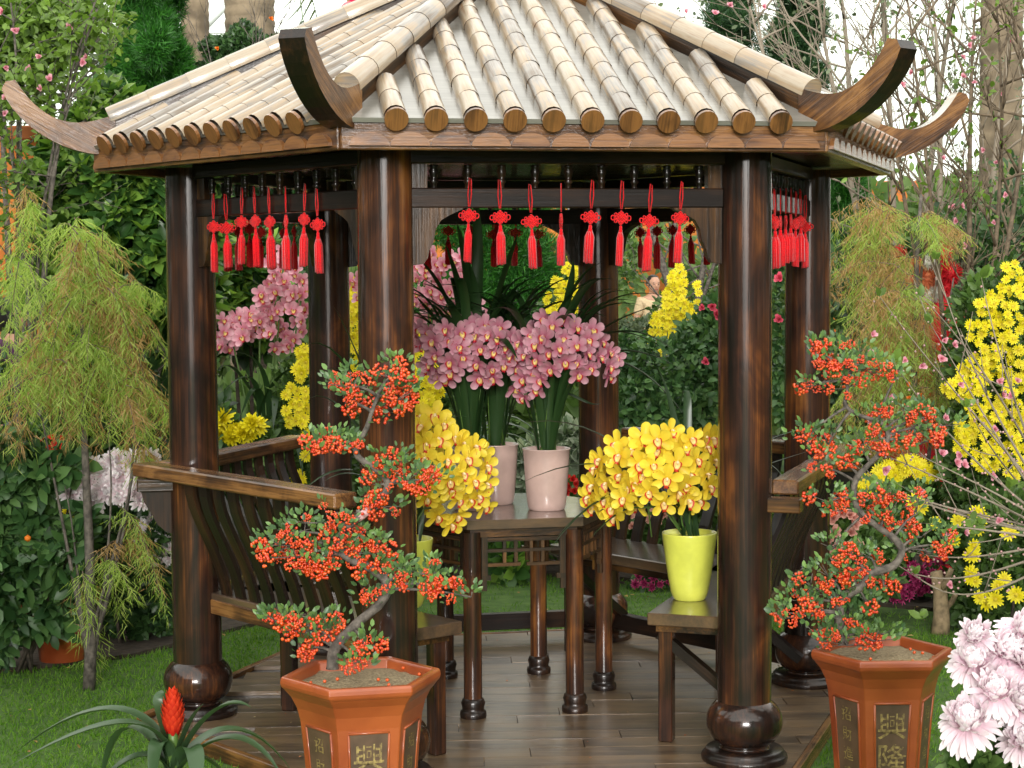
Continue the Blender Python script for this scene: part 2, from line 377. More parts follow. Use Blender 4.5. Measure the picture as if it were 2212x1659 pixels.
# hips
for k in range(6):
    cpt = hexp(k, RE, HET); apex = Vector((0, 0, ZA)); d = (apex-cpt).normalized(); out = hexp(k, 1); sdv = Vector((-out.y, out.x, 0))
    upn = sdv.cross(d); upn = upn if upn.z > 0 else -upn
    L = (apex-cpt).length
    F = frame(cpt+upn*.02, sdv, d, sdv.cross(d))
    z = sdv.cross(d); sg = 1 if z.z > 0 else -1
    F = frame(cpt+upn*.0, sdv*sg, d, upn)
    mb = MB(F); mb.box((0, L/2+.03, .028), (.055, L-.06, .075), 1); hip = mb.build('hip_rafter', 'beam', PAV)
    n = int((L-.16)/.17)
    for j in range(n+1):
        mb = MB(F); v_, f_, g_ = tile_mesh((L-.11)/(n+1), .046, .0445, 10)
        mb.add(v_, f_, g_, 0, True, Matrix.Translation((0, .10+j*(L-.11)/(n+1), .06)))
        if j == 0: mb.add([(.045*math.cos(R(a)), .101, .06+.045*math.sin(R(a))) for a in range(-20, 201, 20)], [tuple(range(12))], None, 0)
        nn = 10; lip = [(r*math.cos(R(-20+220*a/nn)), .10+j*(L-.11)/(n+1), .06+r*math.sin(R(-20+220*a/nn))) for r in (.046, .0435) for a in range(nn+1)]
        mb.add(lip, [(a+1, a, nn+1+a, nn+2+a) for a in range(nn)], None, 1 if j else 0)
        mb.build('hip_tile', ['tile', 'dark'], hip)
    # upturned end: a curved board standing on the corner
    H = frame(cpt, out, sdv, (0, 0, 1))
    th = .043
    top = bez([(-.088, .108), (.0, .085), (.08, .04), (.18, .09), (.235, .17), (.275, .235)], 16)
    bot = bez([(.325, .20), (.30, .12), (.21, .02), (.10, -.035), (-.02, -.045), (-.05, -.04)], 12)
    top = [(p[0], p[1]) for p in top]; bot = [(p[0], p[1]) for p in bot]
    poly = top+[(.31, .228)]+bot+[(-.088, .0)]
    mb = MB(H); N = len(poly)
    vs = [(x, -th, z_) for x, z_ in poly]+[(x, th, z_) for x, z_ in poly]
    # side faces as strips between top and bottom curves
    fs = []; T = len(top); 
    fs.append(list(range(N))); fs.append(list(range(N, 2*N))[::-1])
    for i in range(N): fs.append((i, N+i, N+(i+1) % N, (i+1) % N))
    gc = [(z_*.5+x*.87, x*.5-z_*.87, y_) for x, y_, z_ in vs]
    mb.add(vs, fs[:2], gc, 0, False)
    mb.add(vs, [f for i, f in enumerate(fs[2:]) if i < T], gc, 1, True); mb.add(vs, [f for i, f in enumerate(fs[2:]) if i >= T], gc, 2, False)
    mb.build('upturned_end', ['streak', 'tile', 'dark'], PAV)
mb = MB(); mb.lathe([(.10, ZA-.06), (.12, ZA), (.09, ZA+.06), (.05, ZA+.1), (.07, ZA+.15), (.05, ZA+.2), (.0, ZA+.24)], 20); mb.build('finial', 'beam', PAV)
# ------------------------------------------------------------------ more helpers: petals, leaves, scatter
def islmat(name, cols, rough=.45, trans=.25, spec=.4, coat=0, sss=False):      # every leaf / berry / petal of a mesh gets its own tint
    m, nt, b = newmat(name); L = nt.links.new
    ge = nt.nodes.new('ShaderNodeNewGeometry'); n = len(cols)
    r = ramp(nt, [(i/(n-1) if n > 1 else 0, c) for i, c in enumerate(cols)], ge.outputs['Random Per Island'])
    L(r.outputs[0], b.inputs['Base Color']); b.inputs['Roughness'].default_value = rough; b.inputs['Specular IOR Level'].default_value = spec
    b.inputs['Coat Weight'].default_value = coat; b.inputs['Coat Roughness'].default_value = .15
    if trans:
        t = nt.nodes.new('ShaderNodeBsdfTranslucent'); g = nt.nodes.new('ShaderNodeMix'); g.data_type = 'RGBA'; g.blend_type = 'MULTIPLY'
        g.inputs['Factor'].default_value = 1; g.inputs['B'].default_value = (1.3, 1.4, .8, 1)
        L(r.outputs[0], g.inputs['A']); L(g.outputs['Result'], t.inputs[0])
        mx = nt.nodes.new('ShaderNodeMixShader'); mx.inputs[0].default_value = trans
        L(b.outputs[0], mx.inputs[1]); L(t.outputs[0], mx.inputs[2]); L(mx.outputs[0], nt.nodes['Material Output'].inputs[0])
    return m
def petalmat(name, base, tip, trans=.3, rough=.5, vary=.15, mid=0):  # colour runs along the petal: attribute gc = (0..1 along, across, 0)
    m, nt, b = newmat(name); L = nt.links.new
    a = nt.nodes.new('ShaderNodeAttribute'); a.attribute_name = 'gc'; sx = nt.nodes.new('ShaderNodeSeparateXYZ'); L(a.outputs['Vector'], sx.inputs[0])
    r = ramp(nt, [(mid, base), (.8 if mid else .9, tip)], sx.outputs[0])
    oi = nt.nodes.new('ShaderNodeObjectInfo'); ge = nt.nodes.new('ShaderNodeNewGeometry')
    ad = nt.nodes.new('ShaderNodeMath'); ad.operation = 'ADD'; L(oi.outputs['Random'], ad.inputs[0]); L(ge.outputs['Random Per Island'], ad.inputs[1])
    mr = nt.nodes.new('ShaderNodeMapRange'); mr.inputs[2].default_value = 2; mr.inputs[3].default_value = 1-vary; mr.inputs[4].default_value = 1+vary; L(ad.outputs[0], mr.inputs[0])
    h = nt.nodes.new('ShaderNodeHueSaturation'); L(mr.outputs[0], h.inputs['Value']); L(r.outputs[0], h.inputs['Color'])
    L(h.outputs[0], b.inputs['Base Color']); b.inputs['Roughness'].default_value = rough; b.inputs['Specular IOR Level'].default_value = .3
    t = nt.nodes.new('ShaderNodeBsdfTranslucent'); L(h.outputs[0], t.inputs[0]); mx = nt.nodes.new('ShaderNodeMixShader'); mx.inputs[0].default_value = trans
    L(b.outputs[0], mx.inputs[1]); L(t.outputs[0], mx.inputs[2]); L(mx.outputs[0], nt.nodes['Material Output'].inputs[0])
    return m
def petal(mb, X, L, W, bend=0., cup=0., p=.8, nu=5, nv=2, m=0, tip=.0, wave=0, rim=False, obo=False):
    """petal along local +Y, width along X, facing +Z; bend in radians lifts the tip, cup lifts the edges"""
    vs = []; gc = []; fs = []; y = z = 0; mb.off = (0, 0, 0)
    for i in range(nu+1):
        u = i/nu; a = bend*u
        if i: y += math.cos(a)*L/nu; z += math.sin(a)*L/nu
        wd = W*(max(math.sin(math.pi*min(1, (u*.93+.05))**p), 0)**.75)
        if obo: wd = W*max(.12, u)**.6*math.sqrt(max(.05, 1-u**4.5))*1.12
        elif i == nu: wd = W*tip
        for j in range(-nv, nv+1):
            v = j/nv; vs.append((v*wd, y-math.sin(a)*cup*abs(v)*wd, z+math.cos(a)*cup*v*v*wd+wave*math.sin(9*u+v)*wd)); gc.append((max(u, abs(v)) if rim else u, v*.5, 0))
    k = 2*nv+1
    for i in range(nu):
        for j in range(2*nv): q = i*k+j; fs.append((q, q+1, q+k+1, q+k))
    mb.add(vs, fs, gc, m, True, X)
def rotm(az, tilt, roll=0, loc=(0, 0, 0)):   # petal direction: azimuth in the flower plane (Z is the flower axis), tilt towards Z
    return Matrix.Translation(loc) @ Matrix.Rotation(az, 4, 'Z') @ Matrix.Rotation(tilt, 4, 'X') @ Matrix.Rotation(roll, 4, 'Y')
def aim(loc, d, roll=0, s=1):                # frame with local Z along d and local Y as upright as it can be
    d = Vector(d).normalized(); x = Vector((0, 0, 1)).cross(d)
    x = x.normalized() if x.length > 1e-3 else Vector((1, 0, 0))
    y = d.cross(x)
    return frame(loc, x*s, y*s, d*s) @ Matrix.Rotation(roll, 4, 'Z')
def strap(mb, pts, W, n=14, m=0, fold=.25, tipx=.0, up=(0, 0, 1), base=.5):
    c = bez(pts, n); vs = []; gc = []; fs = []; mb.off = (0, 0, 0)
    for i, p in enumerate(c):
        u = i/n; d = (c[min(i+1, n)]-c[max(i-1, 0)]).normalized()
        sd_ = d.cross(Vector(up)); sd_ = sd_.normalized() if sd_.length > 1e-3 else Vector((1, 0, 0)); nn = sd_.cross(d)
        wd = W*min(1, base+u*2.2)*(1-max(0, (u-.55)/.45)**2.2*(1-tipx))
        for v in (-1, 0, 1): vs.append(p+sd_*v*wd+nn*fold*abs(v)*wd); gc.append((u, v, 0))
    for i in range(n):
        for j in range(2): q = i*3+j; fs.append((q, q+1, q+4, q+3))
    mb.add(vs, fs, gc, m, True)
def scatter(name, tv, tf, pos, dirs, ups, sc, mat, parent=None, smooth=True, mats=None):
    """many copies of one small template (tv: verts with Y along, Z normal) as one mesh"""
    tv = np.asarray(tv, float); n = len(pos); k = len(tv)
    pos = np.asarray(pos, float); d = np.asarray(dirs, float); u = np.asarray(ups, float); sc = np.asarray(sc, float)
    if sc.ndim == 1: sc = np.stack([sc]*3, 1)
    d = d/np.linalg.norm(d, axis=1, keepdims=True); x = np.cross(d, u); ln = np.linalg.norm(x, axis=1, keepdims=True); x = x/np.maximum(ln, 1e-6); z = np.cross(x, d)
    V = pos[:, None]+tv[None, :, 0:1]*sc[:, None, 0:1]*x[:, None]+tv[None, :, 1:2]*sc[:, None, 1:2]*d[:, None]+tv[None, :, 2:3]*sc[:, None, 2:3]*z[:, None]
    V = V.reshape(-1, 3); lens = [len(f) for f in tf]; flat = np.array([i for f in tf for i in f]); nf = len(tf)
    loops = (flat[None]+np.arange(n)[:, None]*k).ravel(); tot_ = np.tile(lens, n); st = np.concatenate([[0], np.cumsum(tot_)[:-1]])
    me = bpy.data.meshes.new(name); me.vertices.add(len(V)); me.vertices.foreach_set('co', V.ravel().astype('f'))
    me.loops.add(len(loops)); me.loops.foreach_set('vertex_index', loops.astype('i'))
    me.polygons.add(n*nf); me.polygons.foreach_set('loop_start', st.astype('i'))
    me.materials.append(M[mat] if isinstance(mat, str) else mat)
    if mats:
        for a in mats: me.materials.append(a)
    me.polygons.foreach_set('use_smooth', [smooth]*(n*nf)); me.update(calc_edges=True); me.validate()
    o = place(name, me, parent); o['kind'] = 'stuff'; return o
LEAF = ([(0, 0, 0), (-.26, .3, .06), (.26, .3, .06), (0, .35, 0), (-.22, .7, .02), (.22, .7, .02), (0, .72, -.03), (0, 1, -.1)], [(0, 3, 1), (0, 2, 3), (1, 3, 6, 4), (3, 2, 5, 6), (4, 6, 7), (6, 5, 7)])
LEAFS = ([(0, 0, 0), (-.3, .45, .08), (.3, .45, .08), (0, 1, -.05)], [(0, 2, 3), (0, 3, 1)])
NEED = ([(-.5, 0, 0), (.5, 0, 0), (0, 1, 0)], [(0, 1, 2)])
rs = np.random.RandomState(5)
def rdir(n): v = rs.normal(size=(n, 3)); return v/np.linalg.norm(v, axis=1, keepdims=True)
ICO = None
def ico():
    global ICO
    if ICO is None:
        bm = bmesh.new(); bmesh.ops.create_icosphere(bm, subdivisions=1, radius=1); ICO = ([tuple(v.co) for v in bm.verts], [tuple(v.index for v in f.verts) for f in bm.faces]); bm.free()
    return ICO

M['bark'] = plain('grey_bark', (.10, .085, .07), .85, var=.5, vs=40, bump=.6)
M['barkd'] = plain('brown_bark', (.055, .042, .03), .9, var=.5, vs=30, bump=.7)
M['twig'] = plain('twig', (.13, .095, .06), .8, var=.4, vs=30)
M['stem'] = plain('green_stem', (.08, .15, .03), .45)
M['soil'] = plain('sandy_soil', (.20, .15, .085), .95, hue2=(.34, .27, .16), vs=90, bump=1)
M['terra'] = plain('glazed_terracotta', (.22, .040, .011), .38, .4, hue2=(.37, .088, .022), vs=4.5, bump=.08)
M['panel'] = plain('brown_panel', (.095, .055, .032), .5, .3, var=.25, vs=14)
M['gold'] = plain('gold_paint', (.085, .05, .026), .5, hue2=(.36, .27, .085), vs=75)
M['straplf'] = islmat('orchid_leaf', [(.008, .022, .008), (.016, .042, .012), (.035, .085, .018)], .35, .2, .5)
M['stick'] = plain('bamboo_stake', (.20, .16, .06), .6)

# ------------------------------------------------------------------ table
TC = Vector((-.018, .055, 0)); TR = .403
tb = empty('tea_table', TC, 0, 'dark hexagonal wooden table with lattice apron in the middle of the pavilion', 'table')
mb = MB(); mb.prism([hexp(k, .455)[:2] for k in range(6)], .735, .77); mb.build('tabletop', 'seat', tb)
mb = MB(); mb.prism([hexp(k, .42)[:2] for k in range(6)], .70, .735); mb.build('apron', 'beam', tb)
for k in range(6):
    p = hexp(k, TR); mb = MB(Matrix.Translation(p)); mb.lathe([(.036, .05), (.035, .72)], 16); lg = mb.build('leg', 'post', tb)
    mb = MB(Matrix.Translation(p)); mb.lathe([(.05, 0), (.052, .01), (.05, .024), (.042, .026), (.043, .04), (.047, .055), (.042, .07), (.036, .075)], 20); mb.build('foot', 'dark', lg)
    a, b = hexp(k, TR), hexp(k+1, TR); t = (a-b).normalized(); n = (a+b).normalized(); X = frame((a+b)/2, t, n); h = TR/2-.036
    fr = MB(X)
    for s_ in (-1, 1): fr.box((s_*(h-.012), 0, .625), (.024, .022, .15), 2); fr.box((s_*(h-.018), 0, .54), (.036, .02, .02), 2); fr.box((s_*(h-.010), 0, .51), (.02, .02, .04), 2)
    fr.box((0, 0, .688), (2*h-.048, .02, .016), 0); la = fr.build('lattice', 'beam', tb)
    for z_, x0, x1 in ((.645, -h+.024, h-.024), (.590, -h+.024, -.012), (.590, .012, h-.024)):
        mb = MB(X); mb.box(((x0+x1)/2, 0, z_), (x1-x0, .018, .013), 0); mb.build('lattice_bar', 'beam', la)
    for x_, z0, z1 in ((-.075, .652, .68), (-.03, .597, .68), (.03, .597, .68), (.075, .652, .68), (-.075, .597, .638), (.075, .597, .638)):
        mb = MB(X); mb.box((x_, 0, (z0+z1)/2), (.013, .016, z1-z0), 2); mb.build('lattice_bar', 'beam', la)

# ------------------------------------------------------------------ red tassels
M['red'] = plain('red_cord', (.62, .006, .008), .75, spec=.2, sheen=.2, var=.25, vs=120)
M['redf'] = plain('red_fringe', (.68, .004, .010), .8, spec=.15, sheen=.3, var=.2, vs=200)
mb = MB(); mb.tube([(-.002, 0, .008), (-.006, 0, .05), (-.003, 0, .1), (.003, 0, .104), (.006, 0, .05), (.002, 0, .008)], .0022, 5); me_cord = mb.build('cord', 'red', link=False)
mb = MB()
for i in range(5):
    for j in range(5):
        mb.add([((v[0]*.0052+(i-2)*.0074), v[1]*.0065, v[2]*.0052+(j-2)*.0074) for v in ico()[0]], ico()[1], None, 0, True, Matrix.Translation((0, 0, -.022)) @ Matrix.Rotation(R(45), 4, 'Y'))
for s_ in (-1, 1):
    for cz, rr in ((-.022, .009), (-.033, .006), (-.011, .006)):
        mb.tube([(s_*(.022-abs(cz+.022)*.7+rr*.7-rr*.7*math.cos(a)), 0, cz+rr*math.sin(a)*.9) for a in [i*math.pi/5 for i in range(-5, 6)]], .0022, 5)
me_knot = mb.build('knot', 'red', link=False)
mb = MB(); mb.lathe([(.004, -.048), (.006, -.052), (.0055, -.06), (.008, -.066), (.007, -.071)], 10); n = 18
for i in range(n):
    a = i*2.4; r0 = .007*math.sqrt((i+.5)/n); r1 = .0135*math.sqrt((i+.5)/n)
    mb.tube([(r0*math.cos(a), r0*math.sin(a), -.07), (r1*.95*math.cos(a), r1*.95*math.sin(a), -.09), (r1*math.cos(a), r1*math.sin(a), -.178-.006*rnd.random())], [.0025, .0042, .0044], 4)
me_fr = mb.build('fringe', 'redf', link=False)
sname = {5: 'front beam facing the camera', 4: 'front left beam', 0: 'right hand beam by the right post', 1: 'back right beam', 2: 'back beam', 3: 'back left beam'}
ordn = ['leftmost', 'second', 'third', 'fourth', 'fifth', 'sixth', 'seventh', 'rightmost']
for k in (5, 4, 0, 1, 2, 3):
    X = side(k); xs = [.347, .242, .136, .033, -.071, -.176, -.275, -.384]
    if k == 4: xs = [.40, .31, .205, .115, .02, -.085, -.20, -.28]
    if k == 0: xs = [.36-.105*i for i in range(8)]
    for i, x_ in enumerate(xs):
        j = i if k in (5, 4, 0) else 7-i
        lab = f'{ordn[j]} red knot tassel on the {sname[k]}' if j in (0, 7) else f'{ordn[j]} red knot tassel from the left on the {sname[k]}'
        t_ = empty('red_tassel', (0, 0, 0), 0, lab, 'tassel', 'red tassels hanging from the pavilion beams')
        turn = rnd.choice([0, .3, -.4, 0, .2, 1.3 if rnd.random() < .4 else .1])
        if k == 5 and i == 3: turn = 1.45
        if k == 4 and i == 1: turn = .9
        t_.matrix_local = X @ Matrix.Translation((x_, .033, 1.918+rnd.uniform(-.012, .010))) @ Matrix.Rotation(turn, 4, 'Z') @ Matrix.Rotation(rnd.uniform(-.07, .07), 4, 'Y') @ Matrix.Diagonal((1, 1, 1)).to_4x4()
        place('cord', me_cord, t_); place('knot', me_knot, t_); fo = place('fringe', me_fr, t_); fs_ = rnd.uniform(.9, 1.08); fo.scale = (rnd.uniform(.85, 1.15), rnd.uniform(.85, 1.1), fs_); fo.location.z = (fs_-1)*.048; fo.rotation_euler = (0, 0, rnd.uniform(0, 6))
mb = MB(side(2)); mb.box((.16, .04, 1.86), (.034, .004, .21), 2)
tag(mb.build('red_ribbon', 'red'), 'flat red ribbon hanging among the tassels of the back beam', 'ribbon')

# ------------------------------------------------------------------ orchids
def flower_orchid(pm, lipm, colm, R0, seed):
    r = random.Random(seed); mb = MB()
    for az, L, W in ((0, 1, .36), (126, .96, .34), (-126, .96, .34), (63, 1., .38), (-63, 1., .38)):
        t0 = r.uniform(-.05, .3); petal(mb, rotm(R(az+r.uniform(-5, 5)), t0, 0, (0, 0, 0)), R0*L, R0*W, r.uniform(.1, .65), .32, .42, 8, 2, 0, .5, .03, False, True)
    # lip: a short tongue with upturned lobes and a red rim, and the pale column above it
    petal(mb, rotm(R(180), R(28), 0, (0, .10*R0, .16*R0)), R0*.56, R0*.26, -.5, .7, .55, 7, 3, 1, .65, 0, True)
    mb.tube([(0, .08*R0, .08*R0), (0, .12*R0, .26*R0), (0, .04*R0, .42*R0)], [R0*.07, R0*.085, R0*.06], 8, 2)
    return mb.build('orchid_flower', [pm, lipm, colm], link=False)
PYm = petalmat('yellow_orchid_petal', (.67, .45, .02), (.86, .68, .06), .28, .45, .2)
PPm = petalmat('pink_orchid_petal', (.42, .075, .15), (.60, .33, .38), .28, .5, .18)
PP2 = petalmat('deep_pink_orchid_petal', (.62, .14, .24), (.80, .46, .52), .3, .5, .18)
LY = petalmat('yellow_orchid_lip', (.85, .62, .22), (.52, .03, .01), .15, .4, .1, mid=.62)
LP = petalmat('pink_orchid_lip', (.78, .62, .20), (.45, .008, .03), .15, .4, .1, mid=.55)
CY = plain('orchid_column', (.80, .62, .35), .5); CP = plain('pink_column', (.60, .28, .28), .5)
FY = [flower_orchid(PYm, LY, CY, .061, i) for i in range(5)]
FP = [flower_orchid(PPm, LP, CP, .052, 10+i) for i in range(5)]
FB = [flower_orchid(PP2, LP, CP, .052, 20+i) for i in range(3)]
def glaze(n, c): return plain(n, c, .3, .6, var=.09, vs=13, bump=.04)
M['pinkpot'] = glaze('pink_pot', (.46, .32, .28)); M['limepot'] = glaze('lime_pot', (.60, .62, .09)); M['limepotw'] = glaze('pot_rim', (.75, .74, .5))
def round_pot(parent, loc, r0, r1, h, mat, lip=0.):
    mb = MB(Matrix.Translation(loc)); prof = [(r0*.92, 0), (r0, .006)]
    for i in range(1, 9): u = i/8; prof.append((r0+(r1-r0)*(u**.75), h*u*.97))
    prof += [(r1+lip, h*.985), (r1+lip, h), (r1-.006, h), (r1-.010, h-.03)]
    mb.lathe(prof, 36, cap=False); mb.lathe([(r0*.92, 0), (.001, 0)], 36, cap=False); p = mb.build('pot', mat, parent)
    mb = MB(Matrix.Translation(loc)); mb.lathe([(r1-.009, h-.025), (.03, h-.018), (.001, h-.012)], 20, cap=False); mb.build('soil', 'soil', p)
    return p
def orchid_leaves(parent, base, tips, W=.013, seed=1, mat='straplf'):
    r = random.Random(seed)
    for mid, tip in tips:
        b0 = Vector(base)+Vector((r.uniform(-.04, .04), r.uniform(-.04, .04), 0))
        mb = MB(); strap(mb, [b0, Vector(mid), Vector(tip)] if not isinstance(mid, list) else [b0]+mid+[Vector(tip)], W*1.25*r.uniform(.8, 1.25), 14, fold=.3); mb.build('leaf', mat, parent)
def flowers_at(parent, meshes, pts, Y, ctr, spread, seed, dep=.07, sc=1):
    r = random.Random(seed); c = Vector(ctr)
    for px, py in pts:
        q = at(px, py, Y); f = ((q.x-c.x)/spread[0])**2+((q.z-c.z)/spread[1])**2
        q.y = Y-dep*(1-min(1.2, f))+r.uniform(-.025, .025)
        d = Vector(((q.x-c.x)*1.8, -.32, (q.z-c.z)*.9-.02))+Vector((r.uniform(-.13, .13), 0, r.uniform(-.12, .08)))
        place('orchid_flower', meshes[r.randrange(len(meshes))], parent, aim(q, d, r.uniform(-.25, .25), sc*r.uniform(.88, 1.1)))
def back_flowers(parent, meshes, ctr, rad, n, seed, sc=1):   # the flowers on the far side of the truss
    r = random.Random(seed)
    for i in range(n):
        a = r.uniform(0, math.pi); e = r.uniform(-1, 1); d = Vector((math.cos(a)*math.cos(e), math.sin(a)*math.cos(e), math.sin(e)))
        place('orchid_flower', meshes[r.randrange(len(meshes))], parent, aim(Vector(ctr)+Vector((d.x*rad[0], d.y*rad[1], d.z*rad[2])), d, r.uniform(-.4, .4), sc))
def cv6(x, y): return ((2000+x/2.0743)/1.6492, (1450+y/2.0743)/1.6492)
def cv5(x, y): return ((1200+x/1.7015)/1.6492, (900+y/1.7015)/1.6492)
def cvp(x, y): return ((1400+x/2.37)/1.6492, (1100+y/2.37)/1.6492)
# right yellow orchid in the lime pot, on the right bench
PB = Vector((.665, -.50, .4865))
t = empty('yellow_orchid', (0, 0, 0), 0, 'yellow cymbidium orchid in a lime green pot on the right bench', 'orchid', 'yellow orchids on the benches')
round_pot(t, PB, .062, .103, .252, 'limepot')
pts = [(408, 277), (603, 235), (805, 185), (1045, 232), (425, 362), (520, 325), (708, 320), (825, 290), (890, 300), (1060, 315), (575, 410), (835, 400), (985, 385), (265, 465), (435, 490), (760, 510), (935, 495), (1055, 495), (340, 565), (640, 605), (840, 612), (910, 680), (1070, 580), (215, 675), (455, 665), (520, 665), (380, 745), (400, 815), (290, 390), (740, 700), (245, 750), (700, 240), (600, 500), (540, 560), (240, 580), (330, 690), (1120, 400), (1000, 690), (1110, 250), (660, 420), (480, 580), (900, 560), (950, 240)]
CT = at(1420, 1030, -.52)
flowers_at(t, FY, [cv6(*p) for p in pts], -.56, CT, (.24, .2), 3, .09)
back_flowers(t, FY, CT+Vector((0, .03, 0)), (.19, .12, .15), 26, 5)
base = PB+Vector((0, 0, .235))
for i, (x, y) in enumerate(((1330, 1020), (1400, 960), (1450, 1000), (1510, 1000), (1350, 1100), (1480, 940))):
    q = at(x, y, -.53); mb = MB(); mb.tube([base+Vector((rnd.uniform(-.03, .03), rnd.uniform(-.03, .03), 0)), (base+q)/2+Vector((.02, .0, .06)), q+Vector((0, .04, 0))], .004, 6); mb.build('flower_stem', 'stem', t)
for x, y0 in ((1478, 1000), (1395, 1000)):
    mb = MB(); mb.tube([base+Vector(((x-1480)/600, 0, 0)), at(x-6, y0, -.5)], .0028, 6); mb.build('stake', 'stem', t)
L = []
for tip, mid, d in (((1108, 921), (1290, 860), .1), ((1110, 1052), (1330, 930), -.06), ((1182, 1196), (1330, 980), -.1), ((1200, 1165), (1300, 1030), 0), ((1270, 1170), (1360, 1060), -.08), ((1780, 917), (1620, 940), -.0), ((1745, 975), (1640, 1010), 0), ((1600, 1090), (1560, 950), .2), ((1465, 900), (1500, 700), .1), ((1700, 1040), (1600, 900), -.1), ((1385, 745), (1470, 830), .15), ((1555, 1000), (1540, 1060), -.05), ((1440, 1090), (1455, 1120), -.04), ((1530, 1080), (1515, 1120), .05)):
    Y = -.5+d; L.append(([at(1470, 1060, -.5), at(*mid, Y)], at(*tip, Y-.05)))
orchid_leaves(t, base, L, .012, 4)
# its twin behind the front left post
t = empty('yellow_orchid', (0, 0, 0), 0, 'yellow cymbidium orchid partly hidden by the front left post', 'orchid', 'yellow orchids on the benches')
PB2 = Vector((-.395, -.60, .4865)); round_pot(t, PB2, .062, .103, .252, 'limepot')
pts = [(540, 1155), (715, 1130), (640, 1050), (545, 1245), (665, 1245), (790, 1250), (830, 1380), (895, 1405), (900, 1300), (735, 1485), (800, 1490), (610, 1590), (690, 1650), (550, 1480), (890, 1545), (730, 1590), (600, 1330), (520, 1060), (830, 1180), (590, 1000), (500, 1010), (690, 1370), (760, 1330), (640, 1420), (700, 1430), (850, 1470), (480, 1330), (480, 1180), (610, 1130), (760, 1160), (880, 1230), (460, 1420), (440, 1250), (430, 1120), (420, 1340)]
CT2 = at(930, 1020, -.52)
flowers_at(t, FY, [cv5(*p) for p in pts], -.56, CT2, (.24, .2), 8, .09)
back_flowers(t, FY, CT2+Vector((-.04, .03, 0)), (.17, .12, .17), 22, 15)
base2 = PB2+Vector((0, 0, .235))
for x, y in ((960, 1010), (900, 960), (1000, 1060), (930, 1100), (860, 1000)):
    q = at(x, y, -.53); mb = MB(); mb.tube([base2, (base2+q)/2+Vector((-.02, .0, .06)), q+Vector((0, .04, 0))], .004, 6); mb.build('flower_stem', 'stem', t)
L = []
for tip, mid, d in (((640, 1076), (760, 940), -.25), ((700, 1040), (770, 990), -.1), ((648, 1000), (740, 880), -.1), ((905, 1190), (925, 1040), -.05), ((700, 800), (790, 760), .0), ((668, 860), (740, 820), .05), ((690, 930), (760, 900), .0), ((900, 1150), (880, 1000), -.1), ((640, 760), (750, 650), .1), ((1010, 900), (930, 880), .1), ((720, 660), (800, 800), .05), ((770, 1140), (800, 960), -.1)):
    Y = -.5+d; L.append(([at(866, 1060, -.55), at(*mid, Y)], at(*tip, Y-.05)))
orchid_leaves(t, base2, L, .013, 6)
# the three pots of pink orchids on the table
PKC = at(1120, 770, -.08)
ppts = [(310, 195), (215, 265), (460, 170), (495, 280), (575, 210), (370, 390), (490, 440), (345, 270), (590, 400), (375, 545), (490, 530), (440, 590), (810, 220), (740, 330), (850, 360), (895, 160), (935, 320), (720, 460), (835, 500), (935, 470), (735, 580), (840, 580), (1035, 390), (1180, 220), (1210, 305), (1210, 430), (1325, 370), (1120, 390), (1035, 500), (1330, 500), (1105, 590), (1205, 540), (1215, 680), (1030, 670), (1110, 755), (1280, 90), (1350, 150), (1430, 100), (1545, 170), (1545, 310), (1430, 250), (1640, 260), (1680, 190), (1755, 280), (1470, 340), (1630, 380), (1545, 450), (1440, 440), (1660, 500), (1730, 410), (1820, 370), (1815, 490), (1870, 420), (1560, 545), (1820, 570), (680, 150), (700, 230), (230, 190), (260, 320), (560, 320), (430, 220), (660, 300), (780, 150), (640, 230), (880, 250), (1000, 250), (1080, 290), (1270, 240), (1390, 330), (1250, 590), (530, 470), (330, 470), (960, 390), (300, 500)]
specs = [('pink_orchid', 'pink cymbidium orchid in the pink pot standing front left on the table', (-.155, -.04), [p for p in ppts if p[0] < 640], (.14, .16), at(985, 755, -.08)),
         ('pink_orchid', 'pink cymbidium orchid in the pink pot standing behind the left one', (-.062, .135), [p for p in ppts if 640 <= p[0] < 1060], (.14, .16), at(1060, 750, 0)),
         ('pink_orchid', 'pink cymbidium orchid in the pink pot on the right of the table', (.142, -.06), [p for p in ppts if p[0] >= 1060], (.2, .16), at(1210, 760, -.08))]
